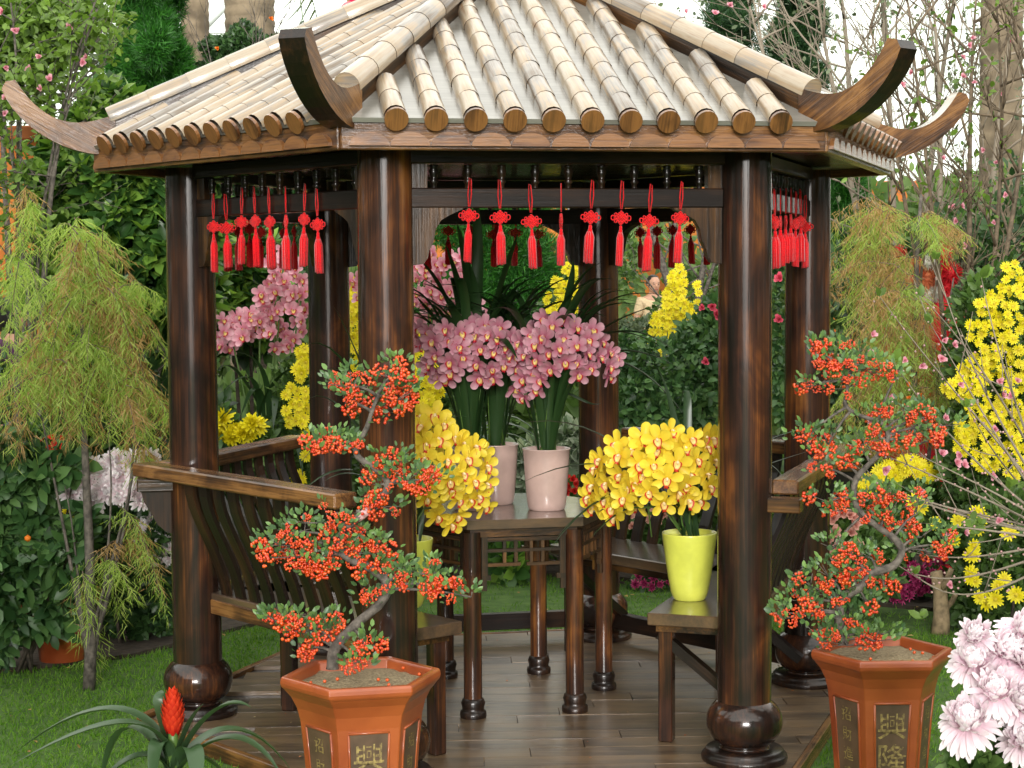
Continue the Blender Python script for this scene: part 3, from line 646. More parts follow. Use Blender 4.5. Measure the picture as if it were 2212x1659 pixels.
for i, (nm, lab, (bx, by), fp, spr, ct) in enumerate(specs):
    t = empty(nm, (0, 0, 0), 0, lab, 'orchid', 'pink orchids on the table')
    pb = Vector((bx, by, .7705)); round_pot(t, pb, .074, .093, .245, 'pinkpot', .004); b_ = pb+Vector((0, 0, .23))
    flowers_at(t, FP, [cvp(*p) for p in fp], -.14 if i != 1 else -.10, ct, spr, 30+i, .08)
    back_flowers(t, FP, ct+Vector((0, .05, .02)), (.14, .1, .11), 14, 40+i)
    r = random.Random(50+i)
    for j in range(4):
        q = ct+Vector((r.uniform(-.08, .08), 0, r.uniform(-.03, .08))); mb = MB(); mb.tube([b_+Vector((r.uniform(-.04, .04), 0, 0)), (b_+q)/2+Vector((r.uniform(-.03, .03), 0, .03)), q], .0045, 6); mb.build('flower_stem', 'stem', t)
    mb = MB(); mb.tube([b_+Vector((-.02, -.03, 0)), ct+Vector((-.02, -.03, 0))], .0028, 6); mb.build('stake', 'stem', t)
    for j in range(16):                     # the upright sheaf of leaves between pot and flowers
        a = r.uniform(0, 2*math.pi); o1 = Vector((math.cos(a), math.sin(a), 0))
        top = b_+o1*r.uniform(.05, .12)+Vector((0, 0, r.uniform(.26, .42)))
        mb = MB(); strap(mb, [b_+o1*.035, b_+o1*.06+Vector((0, 0, .14)), top, top+o1*r.uniform(.02, .1)+Vector((0, 0, r.uniform(-.03, .08)))], r.uniform(.011, .017), 10, fold=.3); mb.build('leaf', 'straplf', t)
    for j in range(26):                     # long leaves that fan out above the flowers
        a = r.uniform(0, 2*math.pi) if j > 8 else r.choice([0, math.pi])+r.uniform(-.7, .7); o1 = Vector((math.cos(a), math.sin(a)*.7, 0)); up = r.uniform(.3, 1)
        m1 = b_+o1*.05+Vector((0, 0, .44)); ln = r.uniform(.2, .46)
        tip = m1+o1*ln+Vector((0, 0, up*.36-.10-(.1 if up < .5 else 0)))
        mb = MB(); strap(mb, [b_+o1*.02, m1, m1+o1*ln*.4+Vector((0, 0, up*.3)), tip], r.uniform(.018, .027), 16, fold=.25); mb.build('leaf', 'straplf', t)
    if i == 2:
        for mid, tip in (((1300, 690), (1440, 655)), ((1330, 640), (1470, 770)), ((1340, 700), (1484, 905)), ((1220, 590), (1305, 565)), ((1250, 900), (1300, 870)), ((1170, 1010), (1190, 1060)), ((1330, 720), (1460, 790)), ((1240, 650), (1238, 560)), ((1270, 600), (1440, 640)), ((1180, 640), (1290, 600)), ((1210, 700), (1330, 650))):
            mb = MB(); strap(mb, [b_, at(1190, 760, .02), at(*mid, -.05), at(*tip, -.1)], .023, 18, fold=.3); mb.build('leaf', 'straplf', t)
    if i == 0:
        for mid, tip in (((1010, 560), (986, 480)), ((950, 600), (905, 560)), ((930, 690), (900, 640)), ((1040, 480), (1022, 410)), ((1000, 640), (960, 520)), ((960, 730), (905, 720)), ((1090, 600), (1120, 500)), ((1000, 640), (905, 600)), ((980, 680), (880, 680)), ((1060, 620), (1180, 590)), ((1040, 650), (1010, 560))):
            mb = MB(); strap(mb, [b_, at(1030, 760, .02), at(*mid, -.02), at(*tip, -.1)], .023, 18, fold=.3); mb.build('leaf', 'straplf', t)

# ------------------------------------------------------------------ berry bonsai in hexagonal terracotta pots
BERRY = islmat('orange_red_berry', [(.50, .015, .004), (.62, .05, .006), (.66, .10, .010), (.54, .025, .006)], .28, 0, .5, .5)
BLEAF = islmat('bonsai_leaf', [(.04, .09, .03), (.08, .15, .05), (.17, .30, .07), (.07, .13, .06)], .4, .2)
def berry_mesh(seed):
    r = random.Random(seed); tv, tf = ico(); mb = MB(); n = 28
    for i in range(n):
        a = r.uniform(0, 2*math.pi); q = math.sqrt(r.random()); z = math.sqrt(max(0, 1-q*q))
        p = Vector((q*math.cos(a)*.030, q*math.sin(a)*.030, z*.018+r.uniform(-.008, .004))); s_ = r.uniform(.0046, .0074)
        mb.add([(v[0]*s_+p.x, v[1]*s_+p.y, v[2]*s_*.88+p.z) for v in tv], tf, None, 0, True)
    return mb.build('berry_cluster', BERRY, link=False)
BM = [berry_mesh(i) for i in range(6)]
def hexpot(parent, loc, Rr, H, rot, foot):
    X = Matrix.Translation(loc) @ Matrix.Rotation(rot, 4, 'Z')
    prof = [(.60, -H), (.66, -H+.05), (.69, -.36), (.73, -.24), (.77, -.14), (.81, -.10), (.88, -.065), (.95, -.045), (.965, -.040), (1.0, -.032), (1.012, -.02), (1.005, -.006), (.985, 0), (.90, -.001), (.885, -.008), (.86, -.045)]
    mb = MB(X); vs = []; fs = []
    for r_, z in prof:
        for k in range(6): a = k*math.pi/3; vs.append((Rr*r_*math.cos(a), Rr*r_*math.sin(a), z))
    for i in range(len(prof)-1):
        for k in range(6): a, b = i*6+k, i*6+(k+1) % 6; fs.append((a, b, b+6, a+6))
    mb.add(vs, fs, None, 0, False); mb.add(vs[:6], [tuple(range(6))[::-1]])
    pot = mb.build('pot', 'terra', parent)
    mod = pot.modifiers.new('soft', 'BEVEL'); mod.width = .006; mod.segments = 2; mod.limit_method = 'ANGLE'; mod.angle_limit = R(25)
    mb = MB(X); nn = 14; vs = [(0, 0, -.028)]; fs = []
    for j in range(1, 7):
        for k in range(6*nn//2):
            a = 2*math.pi*k/(3*nn); ap = math.cos(math.pi/6)/math.cos(((a+math.pi/6) % (math.pi/3))-math.pi/6+0) if False else math.cos(math.pi/6)/math.cos((a % (math.pi/3))-math.pi/6)
            rr = Rr*.872*ap*j/6; vs.append((rr*math.cos(a), rr*math.sin(a), -.033+.008*math.cos(j/6*1.5)+rnd.uniform(-.003, .003)))
    K = 3*nn
    for k in range(K): fs.append((0, 1+k, 1+(k+1) % K))
    for j in range(5):
        for k in range(K): a, b = 1+j*K+k, 1+j*K+(k+1) % K; fs.append((a, a+K, b+K, b))
    mb.add(vs, fs, None, 0, True); mb.build('soil', 'soil', pot)
    # panels: dark recessed fields with raised frames and gold characters on the sides one sees
    za, zb_ = -.155, -H+.07; ra, rb_ = .765*Rr, (.66+.03*(.0))*Rr
    def face_pt(k, u, z):
        t_ = (z-za)/(zb_-za); rr = ra*(1-t_)+rb_*t_; rr = np.interp(-z, [.14, .24, .36, H-.05], [.77*Rr, .73*Rr, .69*Rr, .66*Rr])
        a, b = k*math.pi/3, (k+1)*math.pi/3; A = Vector((rr*math.cos(a), rr*math.sin(a), z)); B = Vector((rr*math.cos(b), rr*math.sin(b), z)); return A.lerp(B, .5+u)
    for k in range(6):
        a = (k+.5)*math.pi/3; n_ = Vector((math.cos(a), math.sin(a), 0))
        zs = [za, -.24, -.36, zb_]; w_ = .31; mb = MB(X)
        vs = []; fs = []
        for z in zs:
            for u in (-w_, w_): vs.append(face_pt(k, u, z)+n_*.0015)
        for j in range(len(zs)-1): fs.append((2*j, 2*j+1, 2*j+3, 2*j+2))
        mb.add(vs, [f[::-1] for f in fs]); mb.build('panel', 'panel', pot)
        mb = MB(X)
        for u in (-w_-.015, w_+.015): mb.tube([face_pt(k, u, z)+n_*.001 for z in zs], .004, 6)
        for z in (za+.004, zb_-.004): mb.tube([face_pt(k, -w_-.015, z)+n_*.001, face_pt(k, w_+.015, z)+n_*.001], .004, 6)
        mb.build('panel_frame', 'terra', pot)
        wn = (X.to_3x3() @ n_); txt = '興隆' if (foot+k) % 2 == 0 else '招財進寶'
        if wn.y > .35: continue
        s_ = .088 if len(txt) == 2 else .042
        for j, ch in enumerate(txt):
            cu = bpy.data.curves.new('c', 'FONT'); cu.body = ch; cu.align_x = 'CENTER'; cu.align_y = 'CENTER'; cu.size = s_*1.15; cu.extrude = 0; cu.offset = 0 if len(txt) == 4 else .0006
            to = bpy.data.objects.new('c', cu); col.objects.link(to); bpy.context.view_layer.update()
            me = bpy.data.meshes.new_from_object(to.evaluated_get(bpy.context.evaluated_depsgraph_get())); bpy.data.objects.remove(to)
            z = za-.075-j*.115 if len(txt) == 2 else za-.05-j*.068
            me.materials.clear(); me.materials.append(M['gold']); c_ = face_pt(k, 0, z); up = (face_pt(k, 0, z+.03)-face_pt(k, 0, z-.03)).normalized()
            xx = up.cross(n_).normalized()
            place('character', me, pot, X @ frame(c_+n_*.0035, xx, up*1.05, n_))
    return pot
def bonsai(label, px, py, Y, Rr, H, rot, trunk, rads, clouds, seed, foot, group, kn=1.):
    r = random.Random(seed); t = empty('berry_bonsai', (0, 0, 0), 0, label, 'bonsai', group)
    loc = at(px, py, Y); hexpot(t, loc, Rr, loc.z-GZ, rot, foot)
    ws = [at(x, y, Y+dy) for x, y, dy in trunk]
    # smooth the trunk through its points
    P = [ws[0]+Vector((0, 0, -.03))]+ws+[ws[-1]+(ws[-1]-ws[-2])*.5]; pts = []; rd = []
    for i in range(1, len(P)-2):
        for q in range(5):
            u = q/5; a, b, c, d = P[i-1], P[i], P[i+1], P[i+2]
            pts.append(.5*((2*b)+(c-a)*u+(2*a-5*b+4*c-d)*u*u+(3*b-a-3*c+d)*u**3)); f = (i-1+u)/(len(ws)-1); rd.append(np.interp(f, [0, .1, .6, 1], rads)*(1+.08*math.sin(i*3+q)))
    pts.append(P[-2]); rd.append(rads[-1])
    mb = MB(); mb.tube(pts, rd, 10); mb.build('trunk', 'bark', t)
    lp, ld, lu, ls = [], [], [], []
    for (x, y, rx, ry, n, dy) in clouds:
        c = at(x, y, Y+dy); near = min(pts, key=lambda p: (p-c).length); sc = 1/3889.84*(Y+dy-CAM.y)
        ctrl = (near+c)/2+Vector((0, 0, .02))
        mb = MB(); mb.tube(bez([near, ctrl, c], 5), [.006, .005, .0045, .004, .003, .003], 6)
        for j in range(int(n*kn*.85+.5)):
            a = r.uniform(0, 2*math.pi); q = math.sqrt(r.random()); p = c+Vector((math.cos(a)*q*rx*1.18*sc, r.uniform(-.7, .7)*min(rx, ry*2)*sc, math.sin(a)*q*ry*1.15*sc))
            d = Vector((r.uniform(-.7, .7), -.75+r.uniform(-.6, .6), r.uniform(-.2, .8)))
            place('berry_cluster', BM[r.randrange(6)], t, aim(p, d, r.uniform(0, 6), r.choice([.5, .65, .8, .9, .95])*r.uniform(.95, 1.08)))['kind'] = 'stuff'
            if r.random() < .6: mb.tube([c.lerp(near, r.uniform(0, .5)), p], .0018, 4)
            for _ in range(4):
                v = Vector((r.uniform(-1, 1), r.uniform(-1, 1), r.uniform(-.5, 1.2))); lp.append(p+v*.03); ld.append(v+Vector((0, 0, .5))); lu.append((r.uniform(-1, 1), -1, r.uniform(0, 1))); ls.append(r.uniform(.016, .03))
        for _ in range(3):
            a = r.uniform(0, 2*math.pi); p = c+Vector((math.cos(a)*rx*sc*1.05, 0, abs(math.sin(a))*ry*sc*1.15))
            mb.tube([c, p], .0015, 4)
            for _ in range(8): v = Vector((r.uniform(-1, 1), r.uniform(-1, 1), r.uniform(-.3, 1.2))); lp.append(p+v*.02); ld.append(v+Vector((math.cos(a), 0, .5))); lu.append((r.uniform(-1, 1), -1, 0)); ls.append(r.uniform(.016, .028))
        mb.build('branch', 'bark', t)
    scatter('foliage', *LEAF, lp, ld, lu, ls, BLEAF, t)
    for _ in range(9):                       # fallen berries on the soil
        a = r.uniform(0, 6.3); q = r.uniform(.2, .75)*Rr; mb = MB(Matrix.Translation(loc+Vector((q*math.cos(a), q*math.sin(a), -.018)))); tv, tf = ico()
        mb.add([tuple(c_*.0062 for c_ in v) for v in tv], tf, None, 0, True); mb.build('fallen_berry', BERRY, t)
    return t
tl = [(718, 1445, 0), (724, 1400, 0), (770, 1348, 0), (824, 1300, 0), (834, 1258, 0), (800, 1228, 0), (742, 1196, 0), (740, 1150, .0), (775, 1118, 0), (815, 1085, 0), (838, 1048, 0), (817, 1018, 0), (772, 985, 0), (776, 955, 0), (792, 925, 0), (803, 890, 0), (818, 850, 0)]
cl = [(760, 835, 50, 30, 7, -.03), (845, 815, 45, 30, 8, 0), (850, 870, 42, 34, 8, .02), (745, 870, 28, 28, 4, 0), (800, 885, 50, 22, 5, .03), (690, 962, 32, 14, 5, 0), (745, 968, 36, 15, 6, 0), (720, 950, 40, 12, 3, .03), (845, 1000, 36, 20, 5, 0), (880, 1040, 42, 25, 7, -.02), (820, 1050, 28, 38, 6, 0), (930, 1040, 36, 18, 4, .03), (820, 1095, 45, 18, 4, 0),
      (640, 1150, 40, 30, 7, 0), (700, 1130, 55, 28, 9, -.02), (640, 1205, 60, 28, 8, 0), (700, 1190, 60, 30, 8, 0), (620, 1180, 50, 30, 5, .04), (660, 1230, 50, 15, 4, 0), (750, 1200, 40, 20, 5, 0), (805, 1185, 36, 20, 5, 0), (770, 1160, 30, 15, 3, .03), (800, 1220, 30, 20, 2, 0), (870, 1250, 30, 20, 4, 0), (920, 1240, 32, 24, 6, 0), (955, 1270, 32, 24, 6, 0), (850, 1230, 30, 18, 3, 0), (805, 1290, 26, 26, 5, 0), (865, 1275, 30, 16, 3, 0),
      (600, 1345, 30, 20, 4, 0), (660, 1350, 40, 22, 5, 0), (690, 1375, 36, 25, 4, 0), (665, 1400, 28, 14, 4, 0), (625, 1330, 36, 14, 2, .0), (720, 1345, 30, 14, 2, .03), (790, 1395, 34, 14, 5, -.08), (775, 1435, 22, 8, 2, -.08), (1018, 1290, 14, 10, 0, 0)]
GRP = 'berry bonsai in hexagonal pots'
bonsai('orange-berried bonsai in the hexagonal pot on the left, before the bench', 780, 1452, -1.64, .25, .56, R(12), tl, [.020, .016, .0115, .006], cl, 61, 0, GRP, 1.1)
tr = [(1822, 1392, 0), (1816, 1350, 0), (1814, 1310, 0), (1822, 1290, 0), (1858, 1268, 0), (1885, 1238, .0), (1930, 1222, 0), (1948, 1190, 0), (1930, 1162, 0), (1893, 1136, 0), (1858, 1107, 0), (1845, 1070, 0), (1850, 1034, 0), (1880, 1000, 0), (1910, 970, 0), (1918, 938, 0), (1903, 914, 0), (1852, 895, 0), (1826, 875, 0), (1830, 845, 0), (1828, 800, 0)]
cr = [(1770, 765, 30, 22, 5, 0), (1830, 770, 42, 28, 8, 0), (1800, 800, 45, 22, 7, -.02), (1770, 830, 36, 22, 6, 0), (1830, 840, 40, 24, 6, 0), (1900, 800, 38, 20, 7, .02), (1865, 790, 30, 20, 3, 0), (1935, 815, 16, 14, 2, 0), (1890, 910, 40, 24, 5, 0), (1950, 905, 42, 25, 6, .02), (2010, 900, 40, 20, 6, .02), (2045, 920, 26, 16, 3, .04), (1900, 950, 40, 20, 5, 0), (1960, 945, 40, 20, 5, .02), (1990, 960, 36, 18, 4, .03), (1740, 950, 26, 22, 4, 0), (1790, 960, 40, 24, 5, 0), (1850, 965, 30, 20, 3, 0), (1775, 1010, 30, 28, 5, 0), (1820, 1005, 26, 22, 3, 0),
      (1880, 1075, 55, 24, 8, 0), (1790, 1085, 45, 20, 6, 0), (1850, 1105, 55, 22, 8, 0), (1925, 1100, 50, 28, 8, .02), (1980, 1110, 32, 44, 6, .02), (1930, 1140, 36, 22, 4, .02), (1990, 1160, 30, 20, 3, .03), (2010, 1195, 40, 28, 5, .03), (2045, 1180, 22, 30, 3, .03), (1960, 1190, 30, 16, 2, .03), (1835, 1205, 30, 22, 4, 0), (1800, 1185, 30, 20, 3, 0), (1880, 1205, 40, 18, 3, 0), (1855, 1235, 40, 20, 5, 0), (1790, 1245, 40, 24, 6, 0), (1750, 1270, 40, 28, 6, 0), (1840, 1250, 36, 20, 5, 0), (1800, 1285, 36, 18, 4, 0), (1910, 1275, 26, 26, 4, .03), (1870, 1300, 20, 12, 1, 0),
      (1700, 1335, 28, 26, 5, 0), (1740, 1325, 40, 24, 3, 0), (1790, 1330, 40, 24, 3, 0), (1760, 1370, 36, 24, 4, -.03), (1810, 1385, 36, 16, 4, -.05), (1735, 1300, 40, 20, 2, 0), (1855, 1350, 22, 14, 2, 0), (1890, 1385, 40, 20, 4, -.06), (1910, 1370, 30, 14, 1, -.03), (1830, 1395, 50, 8, 3, -.05)]
bonsai('orange-berried bonsai in the hexagonal pot on the right, beside the deck edge', 1905, 1400, -1.22, .237, .54, R(1), tr, [.019, .0155, .010, .005], cr, 71, 0, GRP, .85)
# pink binding tape on the left trunk
mb = MB(); a, b = at(772, 1121, -1.64), at(802, 1097, -1.64); mb.tube([a, a.lerp(b, .3), a.lerp(b, .7), b], [.0125, .0135, .0135, .0125], 10); mb.build('binding_tape', plain('pink_tape', (.65, .38, .38), .5), [o for o in bpy.data.objects if o.name == 'berry_bonsai'][0])
# ------------------------------------------------------------------ garden: leaf and flower colours
def lm(name, a, b, c=None, d=None, **k): M[name] = islmat(name, [x for x in (a, b, c, d) if x], **k)
lm('lf_broad', (.022, .065, .016), (.048, .12, .024), (.10, .21, .035), (.24, .40, .06), rough=.35, trans=.3)
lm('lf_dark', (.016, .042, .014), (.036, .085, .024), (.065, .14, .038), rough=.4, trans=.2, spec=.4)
lm('lf_cam', (.020, .058, .018), (.05, .12, .034), (.11, .21, .06), rough=.42, trans=.2, spec=.4)
lm('lf_light', (.07, .13, .02), (.13, .22, .035), (.20, .32, .06), rough=.45, trans=.4)
lm('lf_mid', (.035, .075, .018), (.07, .14, .03), (.12, .20, .05), rough=.45, trans=.3)
lm('lf_grey', (.06, .09, .05), (.11, .15, .08), (.17, .21, .12), rough=.5, trans=.3)
lm('conifer', (.010, .06, .008), (.025, .13, .012), (.05, .20, .02), rough=.5, trans=.3)
lm('conifer_dark', (.008, .035, .010), (.018, .065, .016), (.03, .09, .02), rough=.5, trans=.25)
lm('feather', (.18, .30, .04), (.30, .44, .07), (.46, .54, .14), (.26, .38, .08), rough=.5, trans=.45)
lm('feather_dry', (.28, .15, .05), (.42, .27, .10), (.50, .34, .16), rough=.6, trans=.4)
lm('lf_far_haze', (.06, .12, .03), (.11, .19, .05), (.18, .27, .09), rough=.6, trans=.35)  # far leaves: distance haze put into the colour, lighter and greyer
lm('grass', (.065, .17, .012), (.11, .25, .02), (.17, .30, .035), rough=.6, trans=.4)
lm('lf_white', (.10, .16, .08), (.45, .50, .38), (.08, .15, .06), rough=.45, trans=.2)
YM = petalmat('yellow_mum', (.60, .46, .0), (.86, .76, .02), .25, .5, .12); WM = petalmat('pale_pink_mum', (.76, .42, .55), (.93, .85, .88), .35, .5, .12)
WB = petalmat('pink_white_mum', (.84, .54, .62), (.96, .92, .93), .3, .5, .15)
MG = petalmat('magenta_mum', (.22, .01, .06), (.48, .05, .18), .2, .5, .2); PK = petalmat('pink_blossom', (.60, .12, .2), (.78, .42, .48), .35, .5, .2)
HP = petalmat('hot_pink_blossom', (.60, .02, .07), (.75, .12, .19), .25, .5, .2); RD = petalmat('red_blossom', (.50, .01, .01), (.70, .04, .03), .2, .5, .2)
OR = petalmat('orange_blossom', (.60, .10, .01), (.75, .2, .02), .2, .5, .2); SAL = petalmat('salmon_blossom', (.55, .12, .10), (.74, .42, .34), .3, .5, .15)
DISC = plain('flower_disc', (.55, .42, .02), .8)
def daisy(name, mat, R0, seed, n=15):
    r = random.Random(seed); mb = MB()
    for i in range(n): petal(mb, rotm(2*math.pi*i/n+r.uniform(-.1, .1), r.uniform(.05, .3), r.uniform(-.2, .2)), R0*r.uniform(.88, 1.05), R0*.19, r.uniform(-.3, .1), .2, .7, 2, 1, 0, .3)
    mb.lathe([(R0*.26, .0), (R0*.22, R0*.1), (.0005, R0*.13)], 8, 1); return mb.build(name, [mat, DISC], link=False)
def mum(name, mat, R0, seed, n=90, nu=3, L0=1., incurve=1.2, wid=.16, obo=False):      # full, many-petalled head
    r = random.Random(seed); mb = MB()
    for i in range(n):
        u = (i+.5)/n; a = i*2.39996; th = math.acos(1-1.35*u)              # from the centre out and down the sides
        L = R0*(.45+.55*math.sqrt(u))*r.uniform(.85, 1.12)*L0
        petal(mb, Matrix.Translation((0, 0, R0*.12*(1-u))) @ rotm(a, math.pi/2-th, r.uniform(-.3, .3)), L, R0*wid*r.uniform(.8, 1.2), incurve*(1-.55*u)*r.uniform(.6, 1.3)*(1 if u < .8 else -.3), .45, .6, nu, 1, 0, .35, 0, False, obo)
    return mb.build(name, mat, link=False)
def rose(name, mat, R0, seed, n=14):
    r = random.Random(seed); mb = MB()
    for i in range(n):
        u = (i+.5)/n; petal(mb, rotm(i*2.4, 1.35-1.15*u, 0), R0*(.4+.6*u), R0*(.25+.25*u), .7-.6*u, .35, .6, 3, 1, 0, .5)
    return mb.build(name, mat, link=False)
FM = {}
FM['yd'] = [daisy('yellow_flower', YM, .036, i) for i in range(3)]; FM['ym'] = [mum('yellow_flower', YM, .052, i, 60, 2) for i in range(3)]
FM['wb'] = [mum('pale_flower', WB, .075, i, 75, 4, incurve=1.6, wid=.16, obo=True) for i in range(3)]
FM['fg'] = [mum('chrysanthemum_head', WM, .074, 60+i, 190, 8, 1., 2.5, .125, True) for i in range(4)]
FM['mg'] = [mum('magenta_flower', MG, .034, i, 36, 2) for i in range(2)]
FM['pk'] = [rose('pink_blossom', PK, .022, i, 9) for i in range(3)]; FM['hp'] = [rose('pink_blossom', HP, .045, i, 16) for i in range(2)]
FM['rd'] = [rose('red_blossom', RD, .04, i, 12) for i in range(2)]; FM['or'] = [rose('orange_blossom', OR, .04, i, 10) for i in range(2)]; FM['sal'] = [rose('salmon_flower', SAL, .038, i, 18) for i in range(2)]
FN = {'yd': 'yellow_flower', 'ym': 'yellow_flower', 'wb': 'pale_flower', 'fg': 'chrysanthemum_head', 'mg': 'magenta_flower', 'pk': 'pink_blossom', 'hp': 'pink_blossom', 'rd': 'red_blossom', 'or': 'orange_blossom', 'sal': 'salmon_flower'}
def ppm(Y): return 3889.84/(Y-CAM.y)
def putf(t, kind, px, py, Y, r, sc=1., tilt=.6, ctr=None):
    q = at(px, py, Y); d = Vector((r.uniform(-.6, .6), -1, r.uniform(-.1, .9)*tilt)) if ctr is None else (q-ctr).normalized()+Vector((0, -.35, .15))
    return place(FN[kind], FM[kind][r.randrange(len(FM[kind]))], t, aim(q, d, r.uniform(0, 6), sc*r.uniform(.8, 1.15)))
def blobs(bl, dens, shell=.55, seed=0, total=None, dscale=1.):
    """bl: (px, py, Y, rx, ry[, depth m]) ellipsoids in the picture; returns points, outward directions"""
    R_ = np.random.RandomState(seed); P = []; D = []
    for b in bl:
        px, py, Y, rx, ry = b[:5]; s_ = 1/ppm(Y); c = np.array(at(px, py, Y)); dp = (b[5] if len(b) > 5 else min(rx, ry)*s_*dscale)
        n = int(dens*rx*ry*1e-3) + 4; d = R_.normal(size=(n, 3)); d /= np.linalg.norm(d, axis=1, keepdims=True)
        d[:, 1] = np.where(R_.rand(n) < .55, -np.abs(d[:, 1]), d[:, 1])
        r_ = (shell+(1-shell)*R_.rand(n, 1)**.6)*(1+.10*np.sin(d[:, :1]*7+c[0]*5)+.10*np.sin(d[:, 2:3]*9+c[2]*3))
        P.append(c+d*r_*np.array([rx*s_, dp, ry*s_])); D.append(d)
    return np.concatenate(P), np.concatenate(D)
def leafy(parent, bl, dens, size, mat, seed=0, tpl=LEAF, shell=.5, up=.4, jit=.8, rosette=0, wid=1., droop=0, minz=GZ+.03, name='foliage'):
    P, D = blobs(bl, dens, shell, seed); R_ = np.random.RandomState(seed+99); k = P[:, 2] > minz; P = P[k]; D = D[k]; n = len(P)
    if rosette:
        ax = D*.7+np.array([0, -.15, up])+R_.normal(size=(n, 3))*.35; ax /= np.linalg.norm(ax, axis=1, keepdims=True)
        X = np.cross(ax, [0.3, .9, .2]); X /= np.linalg.norm(X, axis=1, keepdims=True); Z = np.cross(ax, X); PP, DD, UU, SS = [], [], [], []
        for i in range(rosette):
            a = 6.283*i/rosette+R_.rand(n, 1)*.7; sp = .45+.5*R_.rand(n, 1); o_ = X*np.cos(a)+Z*np.sin(a)
            PP.append(P+o_*.006); DD.append(ax*(1.1-sp*.6)+o_*sp); UU.append(ax*.9-o_*.4); SS.append(size*(.65+.6*R_.rand(n)))
        P, D, U, Sz = np.concatenate(PP), np.concatenate(DD), np.concatenate(UU), np.concatenate(SS)
    else:
        U = D*.6+R_.normal(size=(n, 3))*.5+np.array([0, -.5, .6]); D = D+R_.normal(size=(n, 3))*jit+np.array([0, -.1, up-droop]); Sz = size*(.6+.8*R_.rand(n))
    sc = np.stack([Sz*wid, Sz, Sz], 1)
    return scatter(name, *tpl, P, D, U, sc, mat, parent)
def stems(parent, base, tops, r0, mat='barkd', seed=0, name='stem'):
    r = random.Random(seed); mb = MB()
    for tp in tops:
        b = Vector(base)+Vector((r.uniform(-.04, .04), r.uniform(-.04, .04), 0)); tp = Vector(tp); m1 = b.lerp(tp, .5)+Vector((r.uniform(-.08, .08), r.uniform(-.05, .05), r.uniform(0, .1)))
        mb.tube(bez([b, m1, tp], 8), [r0*(1-.08*i) for i in range(9)], 6)
    return mb.build(name, mat, parent)
def gnd(px, Y): p = at(px, 900, Y); return Vector((p.x, Y, GZ))
def thing(name, px, Y, label, cat, group=None): return empty(name, (0, 0, 0), 0, label, cat, group)
def grow(mb, p, d, L, r, lev, rr, tips, spread=.55, up=.1, n=3, bend=.25):
    pts = [p]; q = Vector(p); dd = Vector(d).normalized()
    for i in range(4):
        dd = (dd+Vector((rr.uniform(-1, 1), rr.uniform(-1, 1), rr.uniform(-1, 1)))*bend*.5+Vector((0, 0, up*.3))).normalized(); q = q+dd*L/4; pts.append(Vector(q))
    mb.tube(pts, [r*(1-.12*i) for i in range(5)], 6 if r > .006 else 4)
    tips.append((pts[-1], dd)); tips.append((pts[2], dd))
    if lev > 0:
        for i in range(n):
            s_ = pts[rr.choice([2, 3, 4, 4])]; nd = (dd+Vector((rr.uniform(-1, 1), rr.uniform(-1, 1), rr.uniform(-.6, 1)))*spread).normalized(); grow(mb, s_, nd, L*rr.uniform(.55, .8), r*.58, lev-1, rr, tips, spread, up, n, bend)

# ------------------------------------------------------------------ ground
mb = MB(); mb.add([(-70, -30, GZ), (70, -30, GZ), (70, 120, GZ), (-70, 120, GZ)], [(0, 1, 2, 3)])
o = mb.build('lawn', plain('lawn_green', (.035, .085, .010), .95, hue2=(.07, .135, .02), vs=14, bump=.5)); o['kind'] = 'structure'
bed = [(-70, .45), (-2.6, .55), (-1.75, 1.05), (-1.2, 1.9), (-.6, 2.9), (0, 3.25), (.6, 3.05), (1.3, 2.55), (2.3, 1.95), (3.2, 1.3), (4, .6), (70, .5), (70, 60), (-70, 60)]
mb = MB(); mb.prism(bed, GZ-.02, GZ+.02); o = mb.build('flower_bed', plain('bed_soil', (.028, .020, .013), .95, hue2=(.055, .04, .026), vs=25, bump=1)); o['kind'] = 'structure'
def inbed(x, y):
    for i in range(len(bed)-3):
        (x0, y0), (x1, y1) = bed[i], bed[i+1]
        if x0 <= x < x1: return y > y0+(y1-y0)*(x-x0)/(x1-x0)
    return False
R_ = np.random.RandomState(3); gp = []
hexd = lambda x, y: max(Vector((x, y)).dot(n_) for n_ in hexn)
while len(gp) < 52000:
    x, y = R_.uniform(-3.4, 3.4), R_.uniform(-2.6, 3.3)
    if abs(x) > (y+7.4)*.31+.1 or hexd(x, y) < APO*1.1932+.01 or inbed(x, y) or (R_.rand() > .35 and y > 2 ) : continue
    if math.sin(x*3.1+math.sin(y*2.3)*1.4)+math.sin(y*4.3+x*1.7) < -1.0+R_.rand()*.9 and R_.rand() < .75: continue
    gp.append((x, y, GZ-.002))
n = len(gp); gd = R_.normal(size=(n, 3))*.5+[0, 0, 1]
g_ = scatter('grass', [(-.5, 0, 0), (.5, 0, 0), (.2, 1, .25)], [(0, 1, 2)], gp, gd, rdir(n)*[1, 1, .1], np.stack([.004+.003*R_.rand(n), .016+.022*R_.rand(n), np.full(n, .02)], 1), 'grass')
tag(g_, 'short green grass of the lawn around the pavilion', 'grass')

